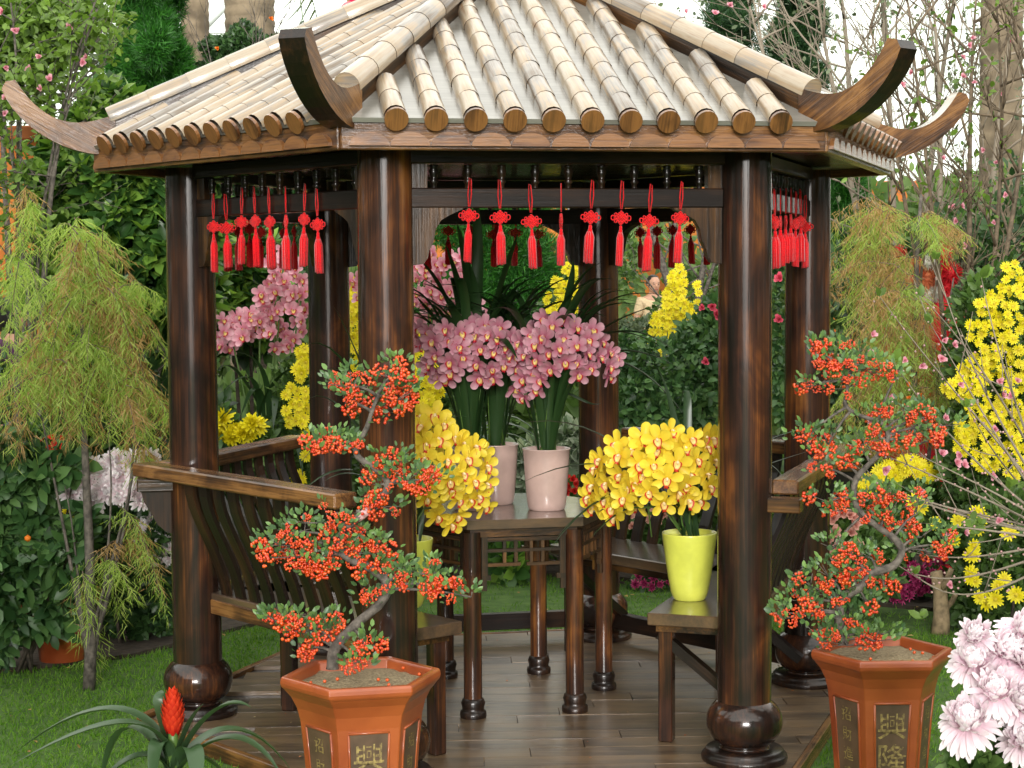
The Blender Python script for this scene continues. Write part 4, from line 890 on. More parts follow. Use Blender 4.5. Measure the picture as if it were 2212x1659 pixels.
# ------------------------------------------------------------------ far background
# orange garden walls
def wallbox(px0, px1, py, Y, th, label):
    a, b = at(px0, py, Y), at(px1, py, Y); t = empty('orange_wall', (0, 0, 0), 0, label, 'wall')
    mb = MB(); mb.box(((a.x+b.x)/2, Y+th/2, (a.z-.1+GZ)/2), (b.x-a.x, th, a.z-.1-GZ), 0); mb.build('wall_face', plain('orange_plaster', (.42, .125, .018), .85, hue2=(.52, .17, .025), vs=2, bump=.1), t)
    mb = MB(); mb.box(((a.x+b.x)/2, Y+th/2, a.z-.05), (b.x-a.x+.08, th+.1, .1), 0, bev=.01); mb.build('coping', plain('wall_coping', (.40, .12, .03), .8), t)
wallbox(-420, 150, 275, 5.6, .25, 'orange rendered garden wall behind the thin trunks on the left')
wallbox(560, 2100, 400, 19, .3, 'orange rendered wall far behind the person in the tan shirt')
# glasshouse end wall: white frame and panes
t = empty('glasshouse', (0, 0, 0), 0, 'white framed glasshouse wall showing between the bare branches behind the garden', 'glasshouse')
gm, gnt, gb = newmat('glass_pane'); tr_ = gnt.nodes.new('ShaderNodeBsdfTransparent'); tr_.inputs[0].default_value = (.93, .96, .94, 1); mxx = gnt.nodes.new('ShaderNodeMixShader'); mxx.inputs[0].default_value = .12
gb.inputs['Roughness'].default_value = .1; gb.inputs['Base Color'].default_value = (.75, .82, .78, 1)
gnt.links.new(tr_.outputs[0], mxx.inputs[1]); gnt.links.new(gb.outputs[0], mxx.inputs[2]); gnt.links.new(mxx.outputs[0], gnt.nodes['Material Output'].inputs[0])
M['glass'] = gm; M['white'] = plain('white_steel', (.62, .68, .64), .5)
YG = 26.
for i in range(-9, 10):
    mb = MB(); mb.box((i*1.8, YG, 4.5), (.12, .14, 9.2), 2); mb.build('mullion', 'white', t)
for z in (1.2, 3.4, 5.05, 6.1, 7.9):
    mb = MB(); mb.box((0, YG-.035, z), (33, .10, .22 if z in (5.05, 7.9) else .09), 0); mb.build('rail', 'white', t)
for i in range(-9, 9):
    mb = MB(); mb.box((i*1.8+.9, YG+.02, 4.4), (1.68, .012, 8.9), 0); mb.build('pane', 'glass', t)
for i in (5, 7, -7, -3):
    mb = MB(); mb.tube([(i*1.8, YG-.12, 6.1), (i*1.8+1.8, YG-.12, 7.9)], .06, 6); mb.build('brace', 'white', t)
# far shrubs: one mass
o = leafy(None, [(px, py, Y, rx, ry, 1.2) for px, py, Y, rx, ry in ((60, 820, 13, 300, 260), (420, 760, 13, 300, 250), (760, 800, 14, 280, 250), (1080, 830, 15, 260, 200), (1330, 860, 18, 130, 150), (1560, 760, 18, 160, 210), (1800, 700, 12, 200, 320), (2050, 640, 12, 200, 260), (2260, 640, 12, 200, 260), (1280, 900, 8, 300, 120), (700, 950, 8, 300, 140), (1345, 590, 16.6, 34, 90), (1450, 540, 17.5, 40, 70), (1390, 500, 17.8, 30, 40))], 62, .17, 'lf_far_haze', 7, LEAFS)
tag(o, 'mass of mid green shrubs far behind the pavilion', 'shrubbery')
def conifer(label, px, py, Y, rx, ry, mat, dens, seed, size=.07):
    t = empty('conifer', (0, 0, 0), 0, label, 'conifer'); r = random.Random(seed)
    bl = [(px+r.uniform(-.55, .55)*rx, py+r.uniform(-.8, .8)*ry, Y+r.uniform(-.4, .4), rx*r.uniform(.25, .5), ry*r.uniform(.2, .35)) for _ in range(24)]+[(px, py, Y, rx*.5, ry*.9)]
    leafy(t, bl, dens, size, mat, seed, NEED, .35, .6, .7, wid=.13)
    c = at(px, py, Y); mb = MB(); mb.tube([(c.x, Y, GZ-.02), (c.x+.05, Y, c.z)], [.09, .05], 8); mb.build('trunk', 'barkd', t)
conifer('bright green juniper rising behind the left end of the roof', 320, 110, 7.5, 120, 230, 'conifer', 1500, 1, .065)
conifer('feathery green conifer behind the pink orchids in the middle', 1060, 540, 8.5, 230, 210, 'conifer', 760, 2)
conifer('dark green conifer above the right slope of the roof', 1720, 60, 9, 75, 170, 'conifer_dark', 900, 3)
conifer('small green conifer just under the right eave corner', 1840, 440, 7, 55, 80, 'conifer', 1500, 4)
conifer('dark conifer between the back posts and the tassels on the left', 560, 480, 9, 120, 160, 'conifer_dark', 700, 5)
conifer('dark tree top behind the top right corner of the roof ridge', 1570, 40, 11, 90, 90, 'conifer_dark', 600, 6)
def palm(label, px, Y, r0, ztop, seed, fr=14):
    t = empty('palm_tree', (0, 0, 0), 0, label, 'palm tree', None); b = gnd(px, Y); mb = MB(); r = random.Random(seed); prof = []
    z = 0
    while z < ztop: prof += [(r0*(1+.0), z), (r0*1.04, z+.05), (r0*.985, z+.09)]; z += .10
    mb.lathe(prof, 20, X=Matrix.Translation(b)); mb.build('trunk', plain('palm_bark', (.20, .155, .10), .9, var=.4, vs=6, bump=.8), t)
    top = b+Vector((0, 0, ztop))
    for i in range(fr):
        a = 6.283*i/fr+r.uniform(-.2, .2); o1 = Vector((math.cos(a), math.sin(a), 0)); c = bez([top, top+o1*.8+Vector((0, 0, .9)), top+o1*1.9+Vector((0, 0, .1)), top+o1*2.2+Vector((0, 0, -r.uniform(.6, 1.5)))], 16); P, D = [], []
        mb = MB(); mb.tube(c, [.02-.001*j for j in range(17)], 4); f = mb.build('frond', 'stem', t)
        for j in range(2, 17):
            for s_ in (-1, 1):
                for q in (0, .5): P.append(c[j-1].lerp(c[j], q)); D.append(o1.cross(Vector((0, 0, 1)))*s_+o1*.5+Vector((0, 0, -.8)))
        scatter('leaflets', *NEED, P, D, [(0, 0, 1)]*len(P), np.stack([np.full(len(P), .03), np.full(len(P), .5), np.full(len(P), 1)], 1), 'lf_grey', f)
    return t
palm('thick ringed palm trunk against the white sky at top left', 553, 9.5, .225, 7.5, 1)
palm('slender grey palm trunk beside the juniper at top left', 436, 11, .14, 5.3, 2)
palm('stout brown palm trunk near the right edge', 2155, 6.5, .155, 6, 3)
# orange-flowered bush and bare twigs above the left roof slope
t = thing('flowering_bush', 530, 8, 'dark bush with small orange flowers above the left roof slope', 'bush')
leafy(t, [(530, 130, 8, 85, 70), (500, 200, 8, 110, 80), (640, 110, 8.5, 40, 30)], 900, .05, 'lf_dark', 11, LEAF); r = random.Random(5)
for x, y in ((463, 158), (478, 155), (500, 162), (470, 105), (515, 150), (560, 95), (585, 40), (475, 150), (540, 170)): putf(t, 'or', x, y, 7.6, r, .6)
mb = MB(); tips = []; rr = random.Random(4)
for x in (480, 530, 575, 590): grow(mb, at(x, 230, 7.7), Vector((rr.uniform(-.2, .2), 0, 1)), .6, .008, 2, rr, tips, .6, .2, 3)
mb.build('twigs', 'bark', t); stems(t, gnd(530, 8), [at(530, 160, 8), at(490, 180, 8)], .03)
# pink lanterns
t = empty('paper_lantern', (0, 0, 0), 0, 'pink double lantern hanging against the white sky left of the roof top', 'lantern')
def lantern(c, r0, mat, h=.9):
    mb = MB(Matrix.Translation(c)); n = 24; prof = [(r0*math.cos(a), r0*h*math.sin(a)) for a in [R(x) for x in range(-72, 73, 12)]]; vs = []; fs = []
    for r_, z in prof:
        for k in range(n): q = r_*(1 if k % 2 else .955); vs.append((q*math.cos(k*6.2832/n), q*math.sin(k*6.2832/n), z))
    for i in range(len(prof)-1):
        for k in range(n): a, b = i*n+k, i*n+(k+1) % n; fs.append((a, b, b+n, a+n))
    mb.add(vs, fs, None, 0, True); return mb.build('lantern_body', mat, t)
L1 = at(756, 22, 8); L2 = at(764, -4, 8)
lantern(L1, .082, leafmat('pale_pink_paper', (.75, .28, .36), .6, .5)); lantern(L2, .05, leafmat('hot_pink_paper', (.75, .03, .14), .6, .4))
for c, z0, z1 in ((L1, .074, .088), (L1, -.088, -.074), (L2, -.055, -.045), (L2, .045, .055)):
    mb = MB(Matrix.Translation(c)); mb.lathe([(.026, z0), (.026, z1)], 14); mb.build('cap', 'gold', t)
mb = MB(); mb.tube([L2+Vector((0, 0, .05)), L2+Vector((0, 0, 3))], .004, 5); mb.build('cord', 'red', t)

# ------------------------------------------------------------------ left side
t = thing('blossom_tree', 60, 2.3, 'thin-stemmed crabapple with light green leaves and pink buds at top left', 'tree')
mb = MB(); r = random.Random(8); tips = []
for x0, pts_, w_ in ((60, ((95, 700), (85, 450), (120, 250), (210, 20)), .022), (20, ((40, 720), (30, 480), (55, 200), (20, -20)), .016), (75, ((70, 800), (70, 500), (30, 330), (-20, 150)), .018), (95, ((60, 760), (60, 560), (100, 330), (150, 140), (215, -20)), .014), (30, ((20, 900), (45, 620), (90, 420), (165, 180)), .012)):
    c = [gnd(x0, 2.3)]+[at(px, py, 2.3+r.uniform(-.15, .15)) for px, py in pts_]; c = bez(c, 14); mb.tube(c, [w_*(1-.05*i) for i in range(15)], 7)
    for q in c[6:]: grow(mb, q, Vector((r.uniform(-1, 1), r.uniform(-.6, .6), r.uniform(0, 1))), .28, .005, 1, r, tips, .7, .1, 3)
mb.build('trunk', 'bark', t)
P = [p+Vector((r.uniform(-.05, .05), r.uniform(-.05, .05), r.uniform(-.05, .05))) for p, d in tips for _ in range(7)]
scatter('foliage', *LEAF, P, rdir(len(P))+[0, 0, .2], rdir(len(P))+[0, -.5, 1], rs.uniform(.03, .065, len(P)), 'lf_light', t)
for x, y in ((85, 123), (178, 134), (187, 123), (107, 171), (87, 192), (32, 66), (39, 66), (12, 146), (64, 150), (11, 212), (5, 25), (10, 245), (150, 60)): putf(t, 'pk', x, y, 2.1, r, 1.2)
t = thing('blossom_tree', 60, 4.5, 'hazy light green tree filling the top left corner behind', 'tree')
leafy(t, [(40, 60, 4.6, 160, 130, .8), (20, 180, 4.6, 80, 80, .5), (150, 40, 5, 120, 80, .8)], 170, .06, 'lf_light', 77, LEAF, .1)
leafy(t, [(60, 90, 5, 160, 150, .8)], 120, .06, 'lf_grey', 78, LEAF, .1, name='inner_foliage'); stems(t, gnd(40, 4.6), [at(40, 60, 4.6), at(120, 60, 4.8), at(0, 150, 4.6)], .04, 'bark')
t = thing('broadleaf_shrub', 280, 2.9, 'big glossy shrub with upright leaf rosettes left of the pavilion', 'shrub')
BL = [(255, 400, 2.9, 160, 150), (190, 330, 2.8, 80, 60), (300, 560, 2.9, 170, 180), (360, 420, 3.1, 120, 130), (150, 480, 2.8, 55, 110), (210, 620, 2.8, 130, 100), (240, 250, 2.9, 50, 50)]
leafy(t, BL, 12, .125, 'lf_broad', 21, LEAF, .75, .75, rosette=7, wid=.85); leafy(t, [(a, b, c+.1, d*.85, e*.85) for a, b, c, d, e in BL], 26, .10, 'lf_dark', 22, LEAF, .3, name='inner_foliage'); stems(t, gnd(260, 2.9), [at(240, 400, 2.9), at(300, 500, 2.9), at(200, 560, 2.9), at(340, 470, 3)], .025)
t = thing('broadleaf_shrub', 540, 4, 'dark glossy shrub behind the bench at left, above the pink orchids', 'shrub')
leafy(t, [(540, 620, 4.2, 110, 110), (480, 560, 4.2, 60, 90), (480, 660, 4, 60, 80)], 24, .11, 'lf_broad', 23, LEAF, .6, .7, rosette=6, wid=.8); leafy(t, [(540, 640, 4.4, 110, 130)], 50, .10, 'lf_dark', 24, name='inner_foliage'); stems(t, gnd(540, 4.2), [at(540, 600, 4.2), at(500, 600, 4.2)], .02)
def feather(name, label, px, Y, trunkpts, arcs, seed, dry=.25, nl=22, mat='feather'):
    """weeping feathery shrub: arching sprays set with fine hanging leaflets"""
    t = empty(name, (0, 0, 0), 0, label, 'shrub'); r = random.Random(seed); mb = MB()
    for pts_, w_ in trunkpts: c = bez([at(x, y, Y+dy) for x, y, dy in pts_], 12); mb.tube(c, [w_*(1-.06*i) for i in range(13)], 8)
    mb.build('trunk', 'bark', t); tw = MB(); G = ([], [], [], []); Dy = ([], [], [], [])
    for (x0, y0, x1, y1, n, sx, sy) in arcs:
        for _ in range(n):
            a = at(x0+r.gauss(0, sx*.5), y0+r.gauss(0, sy*.5), Y+r.uniform(-.25, .3)); b = at(x1+r.gauss(0, sx), y1+r.gauss(0, sy), Y+r.uniform(-.4, .4))
            mid = a.lerp(b, .45)+Vector((0, 0, abs(b.x-a.x)*.45+.06)); c = bez([a, mid, b], 12); tw.tube(c[::3], [.003, .0025, .002, .0015, .001], 4)
            A = Dy if r.random() < dry else G
            for j in range(2, 13):
                for _2 in range(nl//7+(r.random() < .3)):
                    p = c[j-1].lerp(c[j], r.random()); sd_ = Vector((r.uniform(-1, 1), r.uniform(-1, 1), -r.uniform(.3, 1.1))).normalized(); L = r.uniform(.05, .13)
                    for q in range(6):
                        A[0].append(p+sd_*L*q/5); A[1].append(sd_*.7+Vector((r.uniform(-.8, .8), r.uniform(-.8, .8), -.35))); A[2].append((r.uniform(-1, 1), -1, r.uniform(-1, 1))); A[3].append((.0036, r.uniform(.03, .07), 1))
    tw.build('twigs', 'twig', t)
    if G[0]: scatter('foliage', *NEED, G[0], G[1], G[2], np.array(G[3]), mat, t)
    if Dy[0]: scatter('dry_foliage', *NEED, Dy[0], Dy[1], Dy[2], np.array(Dy[3]), 'feather_dry', t)
    return t
feather('feathery_shrub', 'weeping feathery yellow-green shrub with tan sprays on the lawn at left', 190, .42,
        [(((192, 1490, 0), (205, 1300, 0), (190, 1100, 0), (170, 850, 0), (180, 600, 0)), .028), (((200, 1400, 0), (260, 1200, .05), (300, 1050, 0), (290, 800, 0)), .012), (((195, 1380, 0), (230, 1250, 0), (280, 1100, 0), (310, 900, 0)), .010), (((190, 1420, 0), (150, 1200, 0), (90, 900, 0)), .012), (((185, 1470, 0), (225, 1390, .02), (215, 1250, 0), (255, 1120, 0), (235, 950, 0)), .010), (((200, 1440, -.02), (165, 1350, 0), (175, 1200, 0), (140, 1050, 0)), .009)],
        [(170, 510, 150, 640, 9, 30, 50), (175, 500, 230, 620, 9, 30, 40), (150, 620, 60, 790, 12, 40, 60), (190, 600, 230, 760, 13, 50, 60), (230, 640, 340, 760, 12, 40, 60), (170, 740, 130, 880, 12, 60, 50), (210, 780, 270, 900, 11, 50, 40), (260, 830, 340, 920, 8, 30, 30), (120, 780, 10, 900, 9, 40, 50), (60, 450, 30, 570, 3, 30, 40), (40, 580, 10, 690, 4, 40, 50), (110, 820, 100, 930, 5, 50, 30), (230, 1200, 270, 1290, 3, 30, 40), (270, 1150, 335, 1270, 3, 20, 50), (180, 1280, 150, 1380, 2, 30, 40), (300, 960, 345, 1060, 2, 15, 40), (200, 1330, 185, 1430, 1, 20, 30)], 31, .33)
t = thing('camellia_bush', 60, .6, 'dark leafy camellia bush at the left edge below the feathery shrub', 'bush')
leafy(t, [(20, 1060, .6, 80, 90), (75, 1150, .6, 60, 80), (0, 1200, .6, 90, 120), (95, 1020, .5, 40, 50), (110, 1260, .7, 50, 70), (60, 1310, .7, 80, 80), (55, 960, .5, 26, 40), (150, 1010, .5, 22, 30), (170, 1160, .5, 30, 26), (140, 1210, .5, 34, 34), (-10, 1390, .8, 60, 50), (190, 1110, .5, 18, 16), (10, 980, .6, 40, 40)], 40, .088, 'lf_cam', 41, LEAF, .35, .3, wid=.9)
stems(t, gnd(40, .75), [at(60, 1080, .6), at(110, 1160, .6), at(20, 1200, .6), at(120, 1250, .6), at(160, 1010, .5), at(170, 1160, .5), at(60, 970, .5)], .010)
mb = MB(Matrix.Translation(at(60, 1163, .4))); tv, tf = ico(); mb.add([tuple(q*.016 for q in v) for v in tv], tf, None, 0, True); mb.build('small_orange_fruit', OR, t)
def mumplant(name, label, heads, kind, Y, blob, leafm, seed, sc=1., potc=None, lsz=.06, dens=150, jit=.06, ctr=None, cat='flowers', stem0=None, tilt=.6):
    t = empty(name, (0, 0, 0), 0, label, cat); r = random.Random(seed)
    for x, y in heads: putf(t, kind, x, y, Y-.12+r.uniform(-jit, jit), r, sc, tilt, ctr)
    if blob: leafy(t, blob, dens, lsz, leafm, seed, LEAF, .4)
    if blob: stems(t, gnd(blob[0][0], blob[0][2]), [at(b[0], b[1], b[2]) for b in blob], .010, seed=seed)
    if potc:
        px, py, Yp, rr, h = potc; p = at(px, py, Yp); mb = MB(Matrix.Translation((p.x, Yp, GZ+.021))); mb.lathe([(rr*.72, 0), (rr*.95, h*.85), (rr*1.05, h*.86), (rr*1.08, h), (rr*.9, h), (rr*.85, h*.8)], 20); mb.build('pot', 'terra', t)
    return t
def rpts(seed, ell, dmin):
    r = random.Random(seed); out = []
    for x, y, rx, ry, n in ell:
        k = 0; tries = 0
        while k < n and tries < n*40:
            tries += 1; a = r.uniform(0, 6.283); q = math.sqrt(r.random()); p = (x+math.cos(a)*q*rx, y+math.sin(a)*q*ry)
            if all((p[0]-s_[0])**2+(p[1]-s_[1])**2 > dmin**2 for s_ in out): out.append(p); k += 1
    return out
mumplant('chrysanthemum_plant', 'pale pink chrysanthemums behind the left feathery trunk, upper group', rpts(1, [(225, 1040, 55, 45, 9), (290, 1020, 55, 40, 8), (325, 1060, 30, 30, 3), (175, 1055, 30, 20, 2)], 30), 'wb', .75, [(260, 1150, 1.3, 120, 90), (240, 1220, 1.5, 90, 100)], 'lf_dark', 51, .9)
mumplant('chrysanthemum_plant', 'pale pink chrysanthemums beside the left post, lower group', rpts(2, [(300, 1150, 60, 30, 8), (345, 1180, 25, 30, 5), (250, 1165, 30, 20, 3)], 28), 'wb', 1.35, [(300, 1240, 1.5, 80, 80), (310, 1330, 1.5, 75, 100), (350, 1250, 1.5, 50, 100)], 'lf_dark', 52, .85)
mumplant('chrysanthemum_plant', 'bright yellow chrysanthemums peeking through the feathery stems at left', rpts(3, [(195, 1120, 32, 24, 10), (275, 1010, 30, 12, 5), (155, 1115, 20, 10, 2)], 16), 'ym', 1.55, [(190, 1180, 1.7, 60, 60)], 'lf_dark', 53, .75, (100, 1400, 1.45, .17, .17))
mumplant('chrysanthemum_plant', 'small yellow flowers at the far left edge', [(8, 1010), (20, 1020), (3, 1030), (60, 1095)], 'yd', 1.6, [(0, 1060, 1.7, 60, 60)], 'lf_mid', 54)
mumplant('flowering_bush', 'dark red flowering plant behind the feathery shrub at the left edge', rpts(4, [(70, 985, 60, 25, 14), (110, 960, 30, 20, 6)], 12), 'rd', 2.2, [(60, 1010, 2.4, 110, 80), (140, 960, 2.6, 100, 70)], 'lf_mid', 55, .6)
t = thing('low_shrub', 300, 2.3, 'dark low shrubs closing the bed behind the left post', 'shrub')
leafy(t, [(200, 860, 2.8, 260, 140, .4), (90, 1200, 2.4, 160, 160, .4), (330, 1330, 2.2, 120, 120, .4), (190, 1340, 2.2, 120, 110, .4), (420, 1000, 2.6, 120, 150, .4)], 55, .075, 'lf_dark', 61, LEAF, .2); stems(t, gnd(250, 2.4), [at(250, 1000, 2.4), at(150, 1200, 2.4)], .02)

# ------------------------------------------------------------------ seen through the pavilion
def cym(label, blobs_, base_px, Y, seed, leaves, nl=26):
    t = empty('pink_cymbidium', (0, 0, 0), 0, label, 'orchid', 'pink cymbidiums growing behind the pavilion'); r = random.Random(seed)
    b0 = gnd(base_px, Y)
    for x, y, rx, ry, n in blobs_:
        c = at(x, y, Y); mb = MB(); mb.tube(bez([b0+Vector((r.uniform(-.1, .1), 0, .3)), b0.lerp(c, .6)+Vector((0, 0, .2)), c], 8), .006, 6); mb.build('flower_stem', 'stem', t)
        for p in rpts(r.randrange(999), [(x, y, rx, ry, n)], 13):
            q = at(*p, Y+r.uniform(-.14, .1)); place('orchid_flower', FB[r.randrange(3)], t, aim(q, Vector((r.uniform(-.9, .9), -1, r.uniform(-.5, .6))), r.uniform(-.5, .5), r.uniform(.95, 1.25)))
    for x0, y0, mx_, my, x1, y1 in leaves:
        mb = MB(); strap(mb, [at(x0, y0, Y), at(mx_, my, Y-.1), at(x1, y1, Y-.2)], .02, 12); mb.build('leaf', 'straplf', t)
    for j in range(nl):
        a = r.uniform(0, 6.283); o1 = Vector((math.cos(a), math.sin(a)*.7, 0)); b_ = b0+Vector((r.uniform(-.12, .12), r.uniform(-.1, .1), .35)); H = r.uniform(.45, .8)
        mb = MB(); strap(mb, [b_, b_+o1*.06+Vector((0, 0, H)), b_+o1*.45+Vector((0, 0, H*.9)), b_+o1*.62+Vector((0, 0, H*.45))], .018, 12); mb.build('leaf', 'straplf', t)
cym('tall pink cymbidium with arching leaves seen through the left bay', [(612, 575, 36, 38, 11), (600, 635, 38, 40, 13), (560, 700, 55, 36, 16), (500, 725, 36, 36, 9), (600, 730, 36, 36, 9), (650, 650, 22, 70, 10)], 570, 2.9, 71,
    [(560, 900, 560, 760, 480, 850), (560, 900, 600, 770, 680, 800), (570, 900, 560, 780, 520, 900), (600, 900, 640, 750, 690, 770), (580, 920, 590, 760, 500, 760), (590, 900, 600, 800, 590, 930), (560, 880, 500, 760, 470, 800)], 36)
cym('tall pink cymbidium seen right of the front left post', [(930, 590, 34, 45, 13), (925, 660, 36, 36, 10), (985, 590, 24, 46, 9), (1010, 640, 20, 36, 6), (965, 650, 30, 30, 7), (775, 615, 18, 34, 5), (1040, 700, 26, 30, 5)], 950, 3.0, 72, [], 22)
def yel(label, ell, Y, seed, blob, dmin=13, kind='yd', sc=1., dens=150, lsz=.05):
    return mumplant('yellow_chrysanthemum', label, rpts(seed, ell, dmin), kind, Y, blob, 'lf_mid', seed, sc, None, lsz, dens, .1, None, 'flowers')
yel('yellow cascade chrysanthemum behind the back left post', [(655, 760, 14, 20, 4), (650, 800, 14, 26, 6), (640, 880, 28, 50, 16), (665, 950, 14, 40, 6), (648, 1030, 12, 12, 3)], 2.7, 81, [(650, 900, 2.9, 60, 150), (690, 950, 2.9, 80, 140)])
yel('yellow chrysanthemums between the two left posts', [(764, 640, 12, 40, 9), (764, 690, 14, 60, 9), (768, 780, 14, 40, 5)], 3.6, 82, [(760, 740, 3.8, 60, 150)])
yel('yellow chrysanthemum standing behind the pink orchid pots', [(915, 800, 30, 55, 16), (930, 850, 26, 30, 9), (905, 740, 16, 30, 4)], 2.6, 83, [(915, 880, 2.8, 80, 130)])
yel('slanting yellow chrysanthemum spray left of the back right post', [(1235, 580, 16, 26, 9), (1215, 620, 20, 26, 10), (1195, 660, 22, 26, 10), (1245, 640, 8, 60, 6)], 5.5, 84, [(1215, 720, 5.7, 60, 110)], 10)
yel('tall yellow chrysanthemum column beside the person in tan', [(1465, 600, 16, 24, 9), (1460, 650, 24, 40, 18), (1440, 710, 32, 40, 24), (1425, 735, 24, 30, 12), (1500, 650, 12, 40, 6), (1480, 700, 24, 40, 10)], 5.2, 85, [(1460, 740, 5.5, 60, 120)], 11)
t = mumplant('chrysanthemum_plant', 'round lemon yellow chrysanthemums over the back left bench rail', [(482, 905), (508, 925), (480, 935), (545, 915), (560, 920), (540, 940), (525, 935), (500, 945), (460, 915)], 'ym', 2.5, [(520, 980, 2.6, 90, 60), (470, 1000, 2.6, 60, 80)], 'lf_mid', 86, 1.25)
# bare tree behind the person, camellia, small shrubs
t = thing('bare_tree', 1480, 8.5, 'bare forked grey tree beside the person in the tan shirt', 'tree'); mb = MB(); rr = random.Random(3); tips = []
for pts_, w_ in ((((1490, 900), (1485, 740), (1470, 660), (1420, 560), (1400, 480), (1380, 380)), .05), (((1485, 760), (1478, 640), (1480, 560), (1450, 470), (1440, 380)), .035), (((1500, 740), (1500, 640), (1530, 540), (1545, 440), (1540, 360)), .035), (((1495, 700), (1540, 600), (1560, 500), (1600, 380)), .02)):
    c = bez([at(x, y, 8.5) for x, y in pts_], 12); mb.tube([gnd(1490, 8.5)]+c if pts_[0][1] == 900 else c, [w_]*(1 if pts_[0][1] == 900 else 0)+[w_*(1-.05*i) for i in range(13)], 8)
    for q in c[4:]: grow(mb, q, Vector((rr.uniform(-1, 1), 0, rr.uniform(.2, 1))), .5, .010, 2, rr, tips, .7, .1, 2)
mb.build('trunk', 'bark', t)
leafy(t, [(1345, 560, 9, 30, 60), (1570, 640, 9, 50, 90)], 160, .06, 'lf_mid', 5)
t = thing('camellia_bush', 1450, 3.4, 'glossy camellia bush with pink blooms behind the right yellow orchid', 'bush'); r = random.Random(6)
BL = [(1460, 820, 3.5, 130, 110), (1530, 760, 3.5, 70, 90), (1400, 880, 3.4, 90, 80), (1540, 700, 3.6, 40, 60), (1350, 800, 3.6, 50, 90), (1690, 700, 3.6, 30, 200)]
leafy(t, BL, 120, .055, 'lf_cam', 92, LEAF, .5, .2); stems(t, gnd(1460, 3.5), [at(b[0], b[1], b[2]) for b in BL], .015)
for x, y, s_ in ((1548, 680, 1.1), (1525, 782, .8), (1538, 663, .7), (1684, 600, .8), (1683, 690, .8), (1517, 665, .5)): putf(t, 'hp', x, y, 3.15, r, s_*1.05)
t = thing('fine_leaf_shrub', 1380, 5.5, 'grey-green fine-leaved shrub in front of the person in tan', 'shrub'); leafy(t, [(1385, 720, 6.5, 60, 36), (1350, 800, 5.5, 60, 70), (1300, 750, 6.5, 60, 50)], 500, .04, 'lf_grey', 93); stems(t, gnd(1380, 6), [at(1385, 720, 6.2)], .02)
t = thing('variegated_plant', 1170, 3.7, 'white and green variegated plants low behind the table', 'plant'); leafy(t, [(1130, 1020, 3.8, 110, 60), (1230, 960, 3.9, 70, 40), (1300, 990, 3.8, 80, 50), (1420, 960, 3.8, 120, 50)], 200, .08, 'lf_white', 94); stems(t, gnd(1150, 3.8), [at(1150, 1030, 3.8)], .01)
mumplant('begonia', 'red begonias low behind the pink pot on the right of the table', rpts(9, [(1228, 1045, 22, 22, 9), (1215, 1070, 14, 10, 3)], 12), 'rd', 3.4, [(1225, 1070, 3.5, 50, 30)], 'lf_mid', 95, .75)
mumplant('flowering_plant', 'red and cream flowers glimpsed between the slats of the back right bench', rpts(10, [(1330, 1120, 60, 26, 16), (1420, 1110, 50, 20, 10), (1100, 1150, 40, 16, 5)], 16), 'sal', 2.6, [(1340, 1150, 2.9, 160, 50), (1100, 1160, 3.2, 130, 60)], 'lf_mid', 96, .8)
mumplant('magenta_chrysanthemum', 'magenta chrysanthemums on the lawn edge below the right bench seat', [(1378, 1245), (1396, 1232), (1392, 1260), (1412, 1248), (1430, 1240), (1426, 1262), (1444, 1256), (1372, 1262), (1408, 1268)], 'mg', 2.6, [(1410, 1262, 2.7, 45, 22)], 'lf_dark', 97, .95)
mumplant('magenta_chrysanthemum', 'magenta chrysanthemums between the right bonsai and the pale tree stump', rpts(11, [(1975, 1255, 34, 36, 16), (1935, 1285, 20, 18, 5), (2020, 1230, 24, 24, 8)], 15), 'mg', 2.1, [(1970, 1290, 2.3, 80, 50)], 'lf_dark', 98, 1.)
mumplant('low_plant', 'leafy green plant with one pink flower beside the low fence behind the table', [(1047, 1236), (1056, 1228)], 'mg', 3.1, [(1100, 1225, 3.0, 36, 30), (1075, 1215, 3.1, 30, 20)], 'lf_broad', 99, .8, None, .11, 120)
t = thing('low_fence', 1150, 3.45, 'low dark wooden fence at the back of the lawn', 'fence')
for i in range(9):
    x = -.9+i*.28; mb = MB(); mb.box((x, 3.45, .06), (.035, .035, .26), 2); mb.build('post', 'beam', t)
for z in (0, .14): mb = MB(); mb.box((.22, 3.42, z), (2.35, .02, .035), 0); mb.build('rail', 'beam', t)
t = thing('low_shrub', 1000, 3.6, 'low green shrubs closing the bed behind the pavilion', 'shrub')
leafy(t, [(900, 1040, 4, 200, 120, .4), (1150, 1130, 4.1, 200, 70, .4), (1450, 1080, 3.9, 260, 120, .4), (700, 1100, 3.9, 200, 100, .4), (560, 1080, 3.6, 120, 140, .4), (1700, 1130, 3.6, 160, 140, .4)], 48, .075, 'lf_mid', 62, LEAF, .2); stems(t, gnd(1000, 4), [at(900, 1040, 4), at(1150, 1130, 4.1)], .02)

